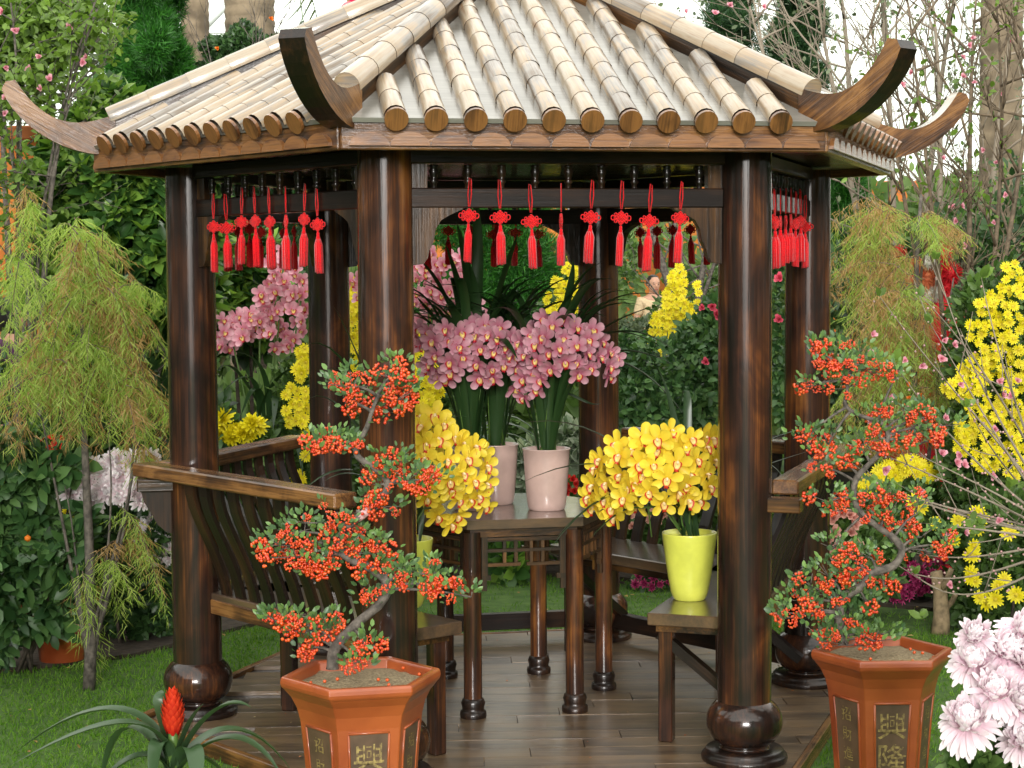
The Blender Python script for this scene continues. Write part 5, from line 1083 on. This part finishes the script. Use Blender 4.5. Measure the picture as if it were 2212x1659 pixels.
# ------------------------------------------------------------------ right side
feather('feathery_shrub', 'weeping feathery green and tan shrub right of the pavilion', 1950, 2.3,
        [(((1985, 1330, 0), (1975, 1000, 0), (1965, 700, 0), (1990, 420, 0)), .03), (((1985, 1200, 0), (2010, 900, 0), (2060, 600, 0)), .015)],
        [(1940, 470, 1850, 540, 16, 30, 30), (1960, 560, 1830, 660, 16, 40, 40), (1980, 640, 1870, 760, 22, 40, 50), (1990, 480, 2050, 520, 8, 30, 20), (2000, 700, 1960, 840, 22, 60, 60), (1960, 800, 1860, 900, 18, 50, 50), (2010, 820, 2060, 930, 14, 50, 50), (1950, 900, 1900, 980, 14, 50, 30)], 33, .5)
t = thing('low_shrub', 1850, 3.6, 'dark green shrub mass behind the right feathery shrub', 'shrub')
leafy(t, [(1860, 620, 4.4, 110, 140, .4), (1850, 880, 3.6, 120, 170, .4), (2040, 1030, 3.6, 170, 170, .3), (2060, 640, 4.6, 150, 180, .4), (2200, 560, 4.4, 120, 200, .4), (1900, 1180, 3.2, 140, 110, .4)], 62, .06, 'lf_dark', 63, LEAF, .2); stems(t, gnd(1900, 3.6), [at(1860, 640, 3.7), at(2060, 700, 3.8)], .025)
M['twigfar'] = plain('pale_twig', (.24, .20, .15), .85)
def barebush(label, px, Y, starts, seed, leaves, n=3, lev=3, L=.5, bl=(), matl='lf_light', r0=.009, spread=.5, tw='twig'):
    t = empty('blossom_tree', (0, 0, 0), 0, label, 'tree'); rr = random.Random(seed); mb = MB(); tips = []
    for pts_, w_ in starts:
        c = bez([at(x, y, Y+rr.uniform(-.15, .15)) for x, y in pts_], 14); mb.tube(c, [w_*(1-.055*i) for i in range(15)], 7)
        for q in c[4:]: grow(mb, q, Vector((rr.uniform(-1, 1), rr.uniform(-.7, .7), rr.uniform(.1, 1.2))), L*rr.uniform(.6, 1.1), r0, lev-1, rr, tips, spread, .15, n, .3)
    mb.build('trunk', tw, t); rr.shuffle(tips)
    P = [p+Vector((rr.uniform(-.04, .04), rr.uniform(-.04, .04), rr.uniform(-.04, .04))) for p, d in tips[:leaves] for _ in range(3)]
    if P: scatter('foliage', *LEAF, P, rdir(len(P))+[0, 0, .2], rdir(len(P))+[0, -.5, 1], rs.uniform(.025, .06, len(P)), matl, t)
    for x, y in bl: putf(t, 'pk', x, y, Y-.1+rr.uniform(-.2, .2), rr, 1.05)
    return t
c3 = lambda L_: [((2348+x/1.7015)/1.6492, y/1.7015/1.6492) for x, y in L_]
barebush('thin grey-brown trees with pink blossoms behind the right upturned eaves', 2060, 2.9, [(((2060, 1100), (2050, 700), (2000, 350), (1960, 0)), .02), (((2075, 1000), (2110, 600), (2080, 300), (2110, -20)), .024), (((2080, 1000), (2160, 600), (2180, 300), (2150, -20)), .02), (((2050, 1000), (2000, 700), (1960, 420), (1880, 60)), .016), (((2090, 900), (2200, 500), (2230, 200), (2230, 0)), .02)], 12, 260, 3, 3, .45,
         c3([(160, 70), (340, 80), (430, 30), (635, 40), (1480, 420), (1530, 440), (1475, 510), (1880, 275), (1840, 345), (2130, 250), (2160, 225), (1845, 465), (1910, 500), (1965, 910), (1720, 960), (2045, 985), (1845, 1160), (1780, 1255), (1835, 1250), (1800, 1340), (1780, 1375), (2030, 1350), (1850, 1490), (2100, 1180), (1900, 230), (2080, 570)]))
barebush('bare twiggy tree in the middle distance above the right eave', 1900, 5.2, [(((1900, 900), (1880, 500), (1800, 250), (1760, -40)), .03), (((1920, 900), (1940, 500), (1930, 250), (1900, -40)), .03), (((2000, 900), (2040, 500), (2040, 200), (2010, -40)), .03), (((1820, 600), (1700, 300), (1640, 100), (1600, -60)), .022), (((2120, 800), (2130, 400), (2180, 100), (2200, -40)), .03)], 13, 420, 3, 3, .75, (), 'lf_grey', .009, .55, 'twigfar')
barebush('twiggy tree with pale buds far behind the right side', 2050, 8, [(((1850, 700), (1830, 400), (1850, 100), (1800, -100)), .04), (((1980, 700), (2000, 400), (2030, 150), (2080, -100)), .04), (((2150, 700), (2170, 400), (2150, 150), (2250, -100)), .04)], 14, 500, 3, 3, 1., (), 'lf_grey', .010, .55, 'twigfar')
# red and white festive figure
t = empty('festive_figure', (0, 0, 0), 0, 'red and white costumed festive figure glimpsed behind the right feathery shrub', 'figure')
def fuzz(name, px, py, Y, rpx, mat, n=420, L=.5, seed=0, sq=1):
    c = at(px, py, Y); r_ = rpx/ppm(Y); d = rdir(n); mb = MB(Matrix.Translation(c)); tv, tf = ico(); mb.add([(v[0]*r_*.75, v[1]*r_*.75, v[2]*r_*.75*sq) for v in tv], tf, None, 0, True); o = mb.build(name, mat, t)
    scatter(name+'_tufts', *NEED, np.array(c)+d*r_*.6*[1, 1, sq], d, rdir(n), np.stack([np.full(n, r_*.12), np.full(n, r_*L), np.ones(n)], 1), mat, o); return o
M['cred'] = plain('costume_red', (.62, .01, .02), .7); M['cwhite'] = plain('costume_white', (.72, .70, .62), .8); M['corange'] = plain('costume_orange', (.68, .20, .08), .7)
YF = 3.2
for px, py, rp, m_ in ((1942, 545, 16, 'cred'), (2038, 545, 22, 'cred'), (2052, 590, 26, 'cred'), (2005, 570, 20, 'cwhite'), (1980, 572, 17, 'corange'), (2015, 635, 20, 'cwhite'), (2042, 620, 18, 'cred'), (2000, 600, 26, 'corange')): fuzz('pompom', px, py, YF-.1, rp*1.05, m_)
c = at(2000, 640, YF); mb = MB(); mb.lathe([(.26, GZ), (.22, .4), (.17, .9), (.2, 1.2), (.17, c.z+.0), (.10, c.z+.12)], 20, X=Matrix.Translation((c.x, YF+.1, 0))); mb.build('robe', 'cred', t)
for s_ in (-1, 1): mb = MB(); mb.tube([(c.x+s_*.14, YF, 1.45), (c.x+s_*.26, YF-.05, 1.2), (c.x+s_*.22, YF-.18, .98)], [.07, .065, .05], 10); mb.build('sleeve', 'cred', t); fuzz('cuff', 2000+s_*70, 730, YF-.12, 16, 'cwhite')
for px, y0, y1 in ((1932, 650, 740), (1950, 700, 770), (2060, 700, 770), (1990, 720, 800), (2030, 740, 820), (1985, 760, 850)): mb = MB(); mb.tube([at(px, y0, YF-.2), at(px-3, y1, YF-.2)], [.012, .03], 8); mb.build('hanging_tassel', 'redf', t)
# yellow chrysanthemums at right
yel('large yellow daisy-flowered chrysanthemum bush at the right edge', [(2190, 610, 30, 40, 14), (2150, 660, 40, 30, 17), (2175, 700, 36, 36, 17), (2110, 720, 26, 22, 10), (2080, 840, 40, 26, 17), (2110, 800, 40, 30, 17), (2150, 770, 40, 30, 15), (2190, 800, 30, 50, 15), (2130, 880, 40, 30, 15), (2190, 900, 30, 50, 15), (2100, 930, 36, 26, 14), (2140, 980, 40, 40, 20), (2190, 990, 26, 40, 12), (2080, 970, 20, 20, 5)], 1.5, 87, [(2150, 760, 1.7, 110, 190), (2140, 1000, 1.8, 120, 140), (2150, 1180, 1.7, 110, 130), (2120, 1290, 1.6, 90, 90)], 16, 'yd', .82, 170)
t = mumplant('yellow_chrysanthemum', 'loose yellow chrysanthemums low at the right edge', [(2110, 1110), (2070, 1125), (2120, 1120), (2103, 1180), (2100, 1200), (2060, 1165), (2112, 1140), (2095, 1245), (2106, 1255), (2098, 1235), (2170, 1250), (2115, 1290), (2150, 1295), (2195, 1285), (2155, 1265), (2128, 1300), (2180, 1150), (2020, 1130), (1990, 1095), (1975, 1085)], 'yd', .9, [(2180, 1180, 1.2, 70, 120)], 'lf_mid', 88, 1.15)
t = mumplant('yellow_chrysanthemum', 'arched garland of yellow chrysanthemums behind the right bonsai', [(1858+i*9.5+rnd.uniform(-3, 3), 1045-46*math.sin(min(1, i/14)*math.pi*.62)+rnd.uniform(-6, 26)*(i > 1)) for i in range(19) for _ in range(3)], 'yd', 2.0, [(1940, 1080, 2.2, 100, 40), (1950, 1130, 2.3, 100, 60)], 'lf_mid', 89, 1.1)
mumplant('flowering_plant', 'small yellow and orange flowers behind the right bonsai top', [(1880, 960), (1935, 965), (1945, 975), (1990, 855), (2010, 850), (1965, 860), (2040, 975), (1960, 830)], 'or', 2.2, [], 'lf_mid', 90, .5)
mumplant('begonia', 'salmon pink rose-like begonias right of the right post', [(1800, 1120), (1818, 1108), (1836, 1112), (1846, 1130), (1838, 1150), (1802, 1150), (1806, 1180), (1800, 1200), (1832, 1182), (1852, 1178), (1818, 1195), (1845, 1115), (1790, 1165)], 'sal', 1.6, [(1820, 1160, 1.8, 50, 60), (1860, 1220, 1.9, 80, 80)], 'lf_mid', 91, 1.1)
mumplant('flowering_plant', 'single red rose behind the right bonsai trunk', [(1808, 1238), (1822, 1246)], 'rd', 1.2, [(1810, 1270, 1.5, 40, 40)], 'lf_dark', 92, 1.1)
t = thing('tree_stump', 2035, 1.45, 'pale sawn tree stump with short forks on the grass at right', 'stump'); mb = MB()
b = gnd(2034, 1.45); mb.tube([b-Vector((0, 0, .02)), at(2034, 1330, 1.45), at(2030, 1270, 1.45), at(2022, 1235, 1.45)], [.05, .04, .034, .03], 10); mb.tube([at(2034, 1320, 1.45), at(2056, 1300, 1.45), at(2064, 1285, 1.4)], [.02, .015, .012], 8); mb.tube([at(2030, 1280, 1.45), at(2046, 1250, 1.4), at(2056, 1228, 1.4)], [.02, .016, .013], 8)
mb.build('trunk', plain('pale_bark', (.26, .19, .11), .85, var=.4, vs=25, bump=.7), t)
# peach branches that reach in from the right
t = empty('peach_branches', (0, 0, 0), 0, 'long bare peach branches with pink buds reaching in from the right edge', 'tree'); rr = random.Random(9); YB = -.85
root = at(2330, 1180, YB); mb = MB(); mb.tube([(root.x, YB, GZ-.01), (root.x, YB, root.z-.1), root], [.03, .025, .016], 8)
ends = [((2212, 1090), (2040, 960), (1930, 780)), ((2212, 1010), (2080, 800), (2020, 560)), ((2212, 1000), (2060, 860), (1900, 640)), ((2220, 1120), (2060, 1040), (1850, 960)), ((2200, 1130), (1990, 1120), (1840, 1000)), ((2212, 1140), (2050, 1100), (1890, 1050)), ((2200, 1150), (2080, 1140), (1990, 1130)), ((2212, 1090), (2100, 1040), (1980, 980)), ((2212, 1170), (2100, 1230), (1960, 1190)), ((2212, 1250), (2080, 1340), (1975, 1240)), ((2212, 1200), (2060, 1300), (1935, 1220)), ((2220, 980), (2150, 760), (2120, 600)), ((2212, 1060), (2130, 900), (2010, 700)), ((2230, 1080), (2150, 1000), (2090, 880)), ((2220, 940), (2110, 760), (1990, 640)), ((2220, 1120), (2100, 1120), (1930, 1060))]
bp_ = MB(); tv, tf = ico(); LP, LD = [], []
for e in ends:
    c = bez([root]+[at(x, y, YB+rr.uniform(-.35, .35)) for x, y in e], 16); mb.tube(c, [.0065*(1-.05*i) for i in range(17)], 5)
    for q in c[5:]:
        for _ in range(2):
            if rr.random() < .75: p = q+Vector((rr.uniform(-.02, .02), rr.uniform(-.01, .01), rr.uniform(-.02, .02))); bp_.add([tuple(p[i]+v[i]*.0048 for i in range(3)) for v in tv], tf, None, 0, True)
        if rr.random() < .3: d = Vector((rr.uniform(-1, .2), rr.uniform(-.5, .5), rr.uniform(-.3, 1))); mb.tube(bez([q, q+d*.1, q+d*.2+Vector((0, 0, .03))], 4), [.003, .0025, .002, .0015, .001], 4)
    LP += [c[-1]]*4; LD += [(rr.uniform(-1, 1), rr.uniform(-1, 1), 1) for _ in range(4)]
mb.build('branch', 'twigfar', t); o = bp_.build('buds', islmat('bud', [(.30, .25, .18), (.55, .30, .30)], .6, 0), t); o['kind'] = 'stuff'
for x, y, n_ in ((2110, 1135, 14), (2090, 1145, 8), (1985, 1330, 5), (1850, 1195, 2), (2190, 1050, 6)):
    for _ in range(n_): LP.append(at(x+rr.uniform(-15, 15), y+rr.uniform(-10, 10), YB)); LD.append((rr.uniform(-1, 1), rr.uniform(-1, 1), rr.uniform(-.2, 1)))
scatter('foliage', *LEAF, LP, LD, [(0, -1, .5)]*len(LP), rs.uniform(.03, .06, len(LP)), 'lf_light', t)
for x, y in [((2900+a/1.7460)/1.6492, (1300+b/1.7460)/1.6492) for a, b in ((475, 205), (1175, 185), (1230, 190), (1125, 400), (905, 560), (890, 605), (935, 620), (445, 655), (795, 550), (940, 1045), (835, 1050), (845, 1370), (1150, 970), (820, 330), (1155, 105), (660, 800), (570, 255), (1110, 690), (1265, 100), (350, 340))]: putf(t, 'pk', x, y, YB-.05, rr, .95)
for x, y in c3([(1295, 1590), (1610, 1678), (1735, 1625)]): pass
for x, y in ((1876, 762), (1992, 790), (1955, 778), (2035, 775), (2062, 745), (2040, 735), (2075, 830), (1885, 722), (1940, 800)): putf(t, 'pk', x, y, YB-.05, rr, .95)

# ------------------------------------------------------------------ foreground
t = empty('chrysanthemum_plant', (0, 0, 0), 0, 'large pale pink chrysanthemums in the bottom right corner', 'flowers'); rr = random.Random(17)
H_ = [(2108, 1374, .75), (2103, 1428, 1.), (2172, 1408, 1.08), (2206, 1362, .85), (2090, 1560, 1.15), (2152, 1492, 1.), (2205, 1520, .95), (2210, 1600, .9), (2225, 1440, 1.), (2235, 1560, 1.)]
base = Vector((at(2250, 1600, -3).x, -2.95, GZ))
for x, y, s_ in H_:
    q = at(x, y, -3.0+rr.uniform(-.04, .05)); place('chrysanthemum_head', FM['fg'][rr.randrange(4)], t, aim(q, Vector((-.25 if x < 2150 else rr.uniform(-.2, .3), -.8, .75)), rr.uniform(0, 6), s_))
    mb = MB(); mb.tube(bez([base+Vector((rr.uniform(-.06, .06), rr.uniform(-.06, .06), 0)), base.lerp(q, .5)+Vector((.03, .05, .05)), q+Vector((0, .02, -.01))], 6), .004, 6); mb.build('stem', 'stem', t)
leafy(t, [(2160, 1640, -2.9, 90, 50), (2200, 1470, -2.85, 60, 90), (2120, 1650, -2.95, 70, 25), (2150, 1760, -2.9, 120, 90)], 100, .055, 'lf_mid', 66, LEAF, .3)
t = empty('bromeliad', (0, 0, 0), 0, 'bromeliad with red flower head and long arching leaves at bottom left', 'bromeliad'); YB = -2.55
c = at(375, 1700, YB); lf = [((370, 1560), (300, 1500), (20, 1655)), ((365, 1560), (260, 1440), (15, 1640)), ((370, 1620), (250, 1450), (215, 1720)), ((385, 1620), (470, 1480), (545, 1530)), ((385, 1640), (520, 1500), (620, 1700)), ((380, 1640), (500, 1470), (640, 1680)), ((360, 1600), (335, 1470), (360, 1500)), ((370, 1630), (330, 1500), (330, 1750)), ((390, 1600), (440, 1560), (420, 1750)), ((380, 1600), (470, 1600), (560, 1800)), ((360, 1600), (250, 1600), (150, 1800)), ((380, 1620), (420, 1540), (440, 1520))]
for i, (a, b, e) in enumerate(lf):
    mb = MB(); dy = rr.uniform(-.12, .12); strap(mb, [c, at(*a, YB), at(*b, YB+dy), at(*e, YB+dy*1.3)], .025, 16, fold=.35, base=.9); mb.build('leaf', islmat('bromeliad_leaf', [(.022, .055, .022), (.055, .10, .04)], .35, .15) if i == 0 else M['brl'], t)
    if i == 0: M['brl'] = bpy.data.materials['bromeliad_leaf']
mb = MB(); mb.tube([c, at(374, 1600, YB), at(374, 1570, YB)], [.02, .014, .011], 10); mb.build('flower_stem', 'stem', t)
BR = petalmat('bromeliad_red', (.42, .006, .006), (.66, .05, .015), .2, .45, .2); mb = MB(); b = at(374, 1575, YB); hh = .098
for i in range(80):
    u = (i+.5)/80; a = i*2.4; rad = .033*math.sin(math.pi*(.18+.78*u))**.8; petal(mb, Matrix.Translation(b+Vector((rad*.7*math.cos(a), rad*.7*math.sin(a), hh*u-.018))) @ rotm(a-math.pi/2, 1.25-.2*(1-u), 0), .034, .009, .25, .5, .8, 3, 1, 0, .1)
mb.build('flower_head', BR, t)

# ------------------------------------------------------------------ people
def sk(name, verts, edges, rad, mat, parent, lv=2):
    me = bpy.data.meshes.new(name); me.from_pydata(verts, edges, []); me.materials.append(mat); o = place(name, me, parent)
    m1 = o.modifiers.new('s', 'SKIN'); m2 = o.modifiers.new('d', 'SUBSURF'); m2.levels = m2.render_levels = lv; m1.use_smooth_shade = True
    for i, q in enumerate(rad): v = me.skin_vertices[0].data[i]; v.radius = q if hasattr(q, '__len__') else (q, q); v.use_root = (i == 0)
    return o
SKN = plain('skin', (.48, .26, .17), .5); HAIR = plain('black_hair', (.012, .010, .009), .4)
def person(label, px, Y, face_az, shirt, trousers, hairlong=False, strapm=None, h=1.66):
    p = gnd(px, Y); t = empty('person', p, face_az, label, 'person'); k = h/1.7
    B = [(0, 0, .95), (0, 0, 1.12), (0, .01, 1.30), (0, .01, 1.42), (0, .005, 1.50), (0, -.01, 1.58),
         (.10, 0, .9), (.11, 0, .5), (.11, .02, .08), (.12, -.14, .035), (-.10, 0, .9), (-.11, 0, .5), (-.11, .02, .08), (-.12, -.14, .035),
         (.17, .01, 1.40), (.24, .02, 1.13), (.24, -.06, .89), (.24, -.09, .80), (-.17, .01, 1.40), (-.24, .02, 1.13), (-.24, -.06, .89), (-.24, -.09, .80)]
    E_ = [(0, 1), (1, 2), (2, 3), (3, 4), (4, 5), (0, 6), (6, 7), (7, 8), (8, 9), (0, 10), (10, 11), (11, 12), (12, 13), (3, 14), (14, 15), (15, 16), (16, 17), (3, 18), (18, 19), (19, 20), (20, 21)]
    rd_ = [(.15, .11), (.14, .10), (.16, .10), (.12, .08), .055, .06, .085, .06, .045, .04, .085, .06, .045, .04, .06, .043, .032, .035, .06, .043, .032, .035]
    S_ = lambda L_: [tuple(c*k for c in v) for v in L_]; sc_ = lambda v, f=1.: (v*k*f if not hasattr(v, '__len__') else tuple(c*k*f for c in v))
    sk('body', S_(B), E_, [sc_(v, .9) for v in rd_], SKN, t)
    iT = [0, 1, 2, 3, 14, 15, 18, 19]; V = [B[0], B[1], B[2], B[3], B[14], (.225, .016, 1.2), B[18], (-.225, .016, 1.2)]
    sk('shirt', S_(V), [(0, 1), (1, 2), (2, 3), (3, 4), (4, 5), (3, 6), (6, 7)], [sc_(v) for v in ((.17, .125), (.16, .115), (.175, .115), (.13, .09), .075, .062, .075, .062)], shirt, t)
    V = [B[0], B[6], B[7], B[8], B[10], B[11], B[12]]; sk('trousers', S_(V), [(0, 1), (1, 2), (2, 3), (0, 4), (4, 5), (5, 6)], [sc_(v) for v in ((.16, .12), .1, .078, .065, .1, .078, .065)], trousers, t)
    mb = MB(Matrix.Translation((0, -.015*k, 1.60*k))); pr = [(.001, -.115), (.035, -.105), (.058, -.075), (.068, -.03), (.075, .02), (.074, .06), (.055, .098), (.025, .114), (.001, .118)]
    mb.lathe([(a*k, z*k) for a, z in pr], 20, cap=False); mb.v = [Vector((v.x, (v.y+.015*k)*1.18-.015*k, v.z)) for v in mb.v]
    for s_ in (-1, 1): mb.add([(v[0]*.014+s_*.074, v[1]*.02+.01, v[2]*.03) for v in ico()[0]], ico()[1], None, 0, True)
    mb.add([(v[0]*.014, v[1]*.02-.088, v[2]*.024-.012) for v in ico()[0]], ico()[1], None, 0, True); mb.build('head', SKN, t)
    fm = MB(Matrix.Translation((0, -.015*k, 1.60*k)))
    for s_ in (-1, 1): fm.add([(v[0]*.011+s_*.03, v[1]*.005-.078, v[2]*.005+.012) for v in ico()[0]], ico()[1], None, 0, True); fm.box((s_*.03, -.078, .032), (.03, .008, .006))
    fm.build('eyes', HAIR, t); fm = MB(Matrix.Translation((0, -.015*k, 1.60*k))); fm.box((0, -.076, -.052), (.042, .01, .009)); fm.build('mouth', plain('lips', (.35, .10, .08), .5), t)
    mb = MB(Matrix.Translation((0, .004*k, 1.612*k))); mb.lathe([(.083, -.02), (.086, .03), (.080, .07), (.058, .105), (.025, .122), (.001, .126)] if not hairlong else [(.06, -.14), (.085, -.10), (.090, -.03), (.088, .03), (.082, .07), (.06, .105), (.03, .122), (.001, .126)], 18, cap=False)
    mb.v = [Vector((v.x, max(v.y*1.18+.012, -.052 if v.z < 1.66*k else -9), v.z)) for v in mb.v]; mb.build('hair', HAIR, t)
    if strapm: mb = MB(); mb.tube([(.13*k, -.085*k, 1.47*k), (.10*k, -.125*k, 1.3*k), (.14*k, -.13*k, 1.1*k), (.17*k, -.10*k, .98*k)], .016, 6); mb.build('bag_strap', strapm, t)
    return t
person('person in a short-sleeved tan checked shirt with a dark bag strap, behind the yellow flowers', 1412, 15.8, R(18), plain('tan_shirt', (.58, .44, .26), .8, var=.1, vs=40), plain('dark_trousers', (.03, .03, .04), .8), False, HAIR, 1.67)
person('dark-haired person in purple seen through the feathery shrub at the left edge', 38, 4.4, R(60), plain('plum_clothes', (.08, .02, .07), .8), plain('grey_blue_trousers', (.14, .18, .24), .8), True, None, 1.60)

# ------------------------------------------------------------------ unseen leaf screens added behind the camera, gap left for the post highlights
for sx in (-1, 1):
    t = empty('added_rear_screen', (0, 0, 0), 0, ('unseen leaf screen added behind the camera on the left to shape reflections', 'unseen leaf screen added behind the camera on the right to shape reflections')[sx > 0], 'tree')
    n = 8000; Rn = np.random.RandomState(5+sx); P = np.stack([sx*(2.3+9*Rn.rand(n)**1.2), -12.5+1.6*Rn.rand(n), 5.2*Rn.rand(n)], 1); P[:, 2] *= 1-.25*Rn.rand(n)*(np.abs(P[:, 0]) < 3)
    scatter('foliage', *LEAF, P, rdir(n), rdir(n), .22+.2*Rn.rand(n), 'lf_dark', t); mb = MB()
    for k in range(5): mb.tube([(sx*(2.9+1.9*k), -11.8, GZ-.02), (sx*(3+1.9*k), -11.7, 2.2), (sx*(2.8+1.9*k), -11.7, 4.4)], [.1, .08, .04], 8)
    mb.build('trunk', 'barkd', t)

t = empty('terracotta_pot', (0, 0, 0), 0, 'low terracotta pot half hidden behind the feathery shrub trunk at left', 'pot')
c = gnd(122, .95); mb = MB(Matrix.Translation(c+Vector((0, 0, .02)))); mb.lathe([(.10, 0), (.115, .10), (.125, .105), (.13, .145), (.115, .147), (.108, .11)], 24, cap=False); mb.build('pot_wall', 'terra', t); mb = MB(Matrix.Translation(c+Vector((0, 0, .02)))); mb.lathe([(.11, .12), (.001, .13)], 20, cap=False); mb.build('soil', 'soil', t)
# ------------------------------------------------------------------ litter
Rn = np.random.RandomState(12); LPn = []
while len(LPn) < 170:
    x, y = Rn.uniform(-2.6, 2.4), Rn.uniform(-2.4, 2.8)
    if hexd(x, y) < APO*1.1932+.02 or inbed(x, y): continue
    LPn.append((x, y, GZ+.022))
o = scatter('fallen_leaves', *LEAF, LPn, rdir(170)*[1, 1, .15], rdir(170)*.35+[0, 0, 1], Rn.uniform(.012, .035, 170), islmat('dead_leaf', [(.16, .09, .03), (.32, .22, .06), (.22, .10, .03), (.40, .34, .10)], .7, .1)); tag(o, 'small dry leaves and petals fallen on the lawn', 'litter')
LPn = []
while len(LPn) < 70:
    x, y = Rn.uniform(-1.4, 1.4), Rn.uniform(-1.5, 1.2)
    if hexd(x, y) > APO*1.12: continue
    LPn.append((x, y, .004))
o = scatter('fallen_petals', *LEAFS, LPn, rdir(70)*[1, 1, .1], rdir(70)*.3+[0, 0, 1], Rn.uniform(.006, .018, 70), islmat('petal_litter', [(.30, .22, .06), (.14, .08, .03), (.5, .12, .03), (.35, .33, .18)], .7, .1)); tag(o, 'tiny petals and leaf scraps scattered over the deck boards', 'litter')

for sx in (-1, 1):                           # side screens added out of view to darken reflections at the post edges
    t = empty('added_side_screen', (0, 0, 0), 0, ('tall dark leaf screen added out of view far to the left', 'tall dark leaf screen added out of view far to the right')[sx > 0], 'hedge')
    n = 9000; Rn = np.random.RandomState(25+sx); P = np.stack([sx*(7.5+1.5*Rn.rand(n)), -12.5+22*Rn.rand(n), 4.6*Rn.rand(n)], 1)
    scatter('foliage', *LEAF, P, rdir(n), rdir(n), .28+.2*Rn.rand(n), 'lf_dark', t); mb = MB()
    for k in range(9): mb.tube([(sx*8.2, -12+2.5*k, GZ-.02), (sx*8.3, -12+2.5*k, 2.2), (sx*8.1, -12+2.5*k, 4.2)], [.09, .07, .04], 8)
    mb.build('trunk', 'barkd', t)
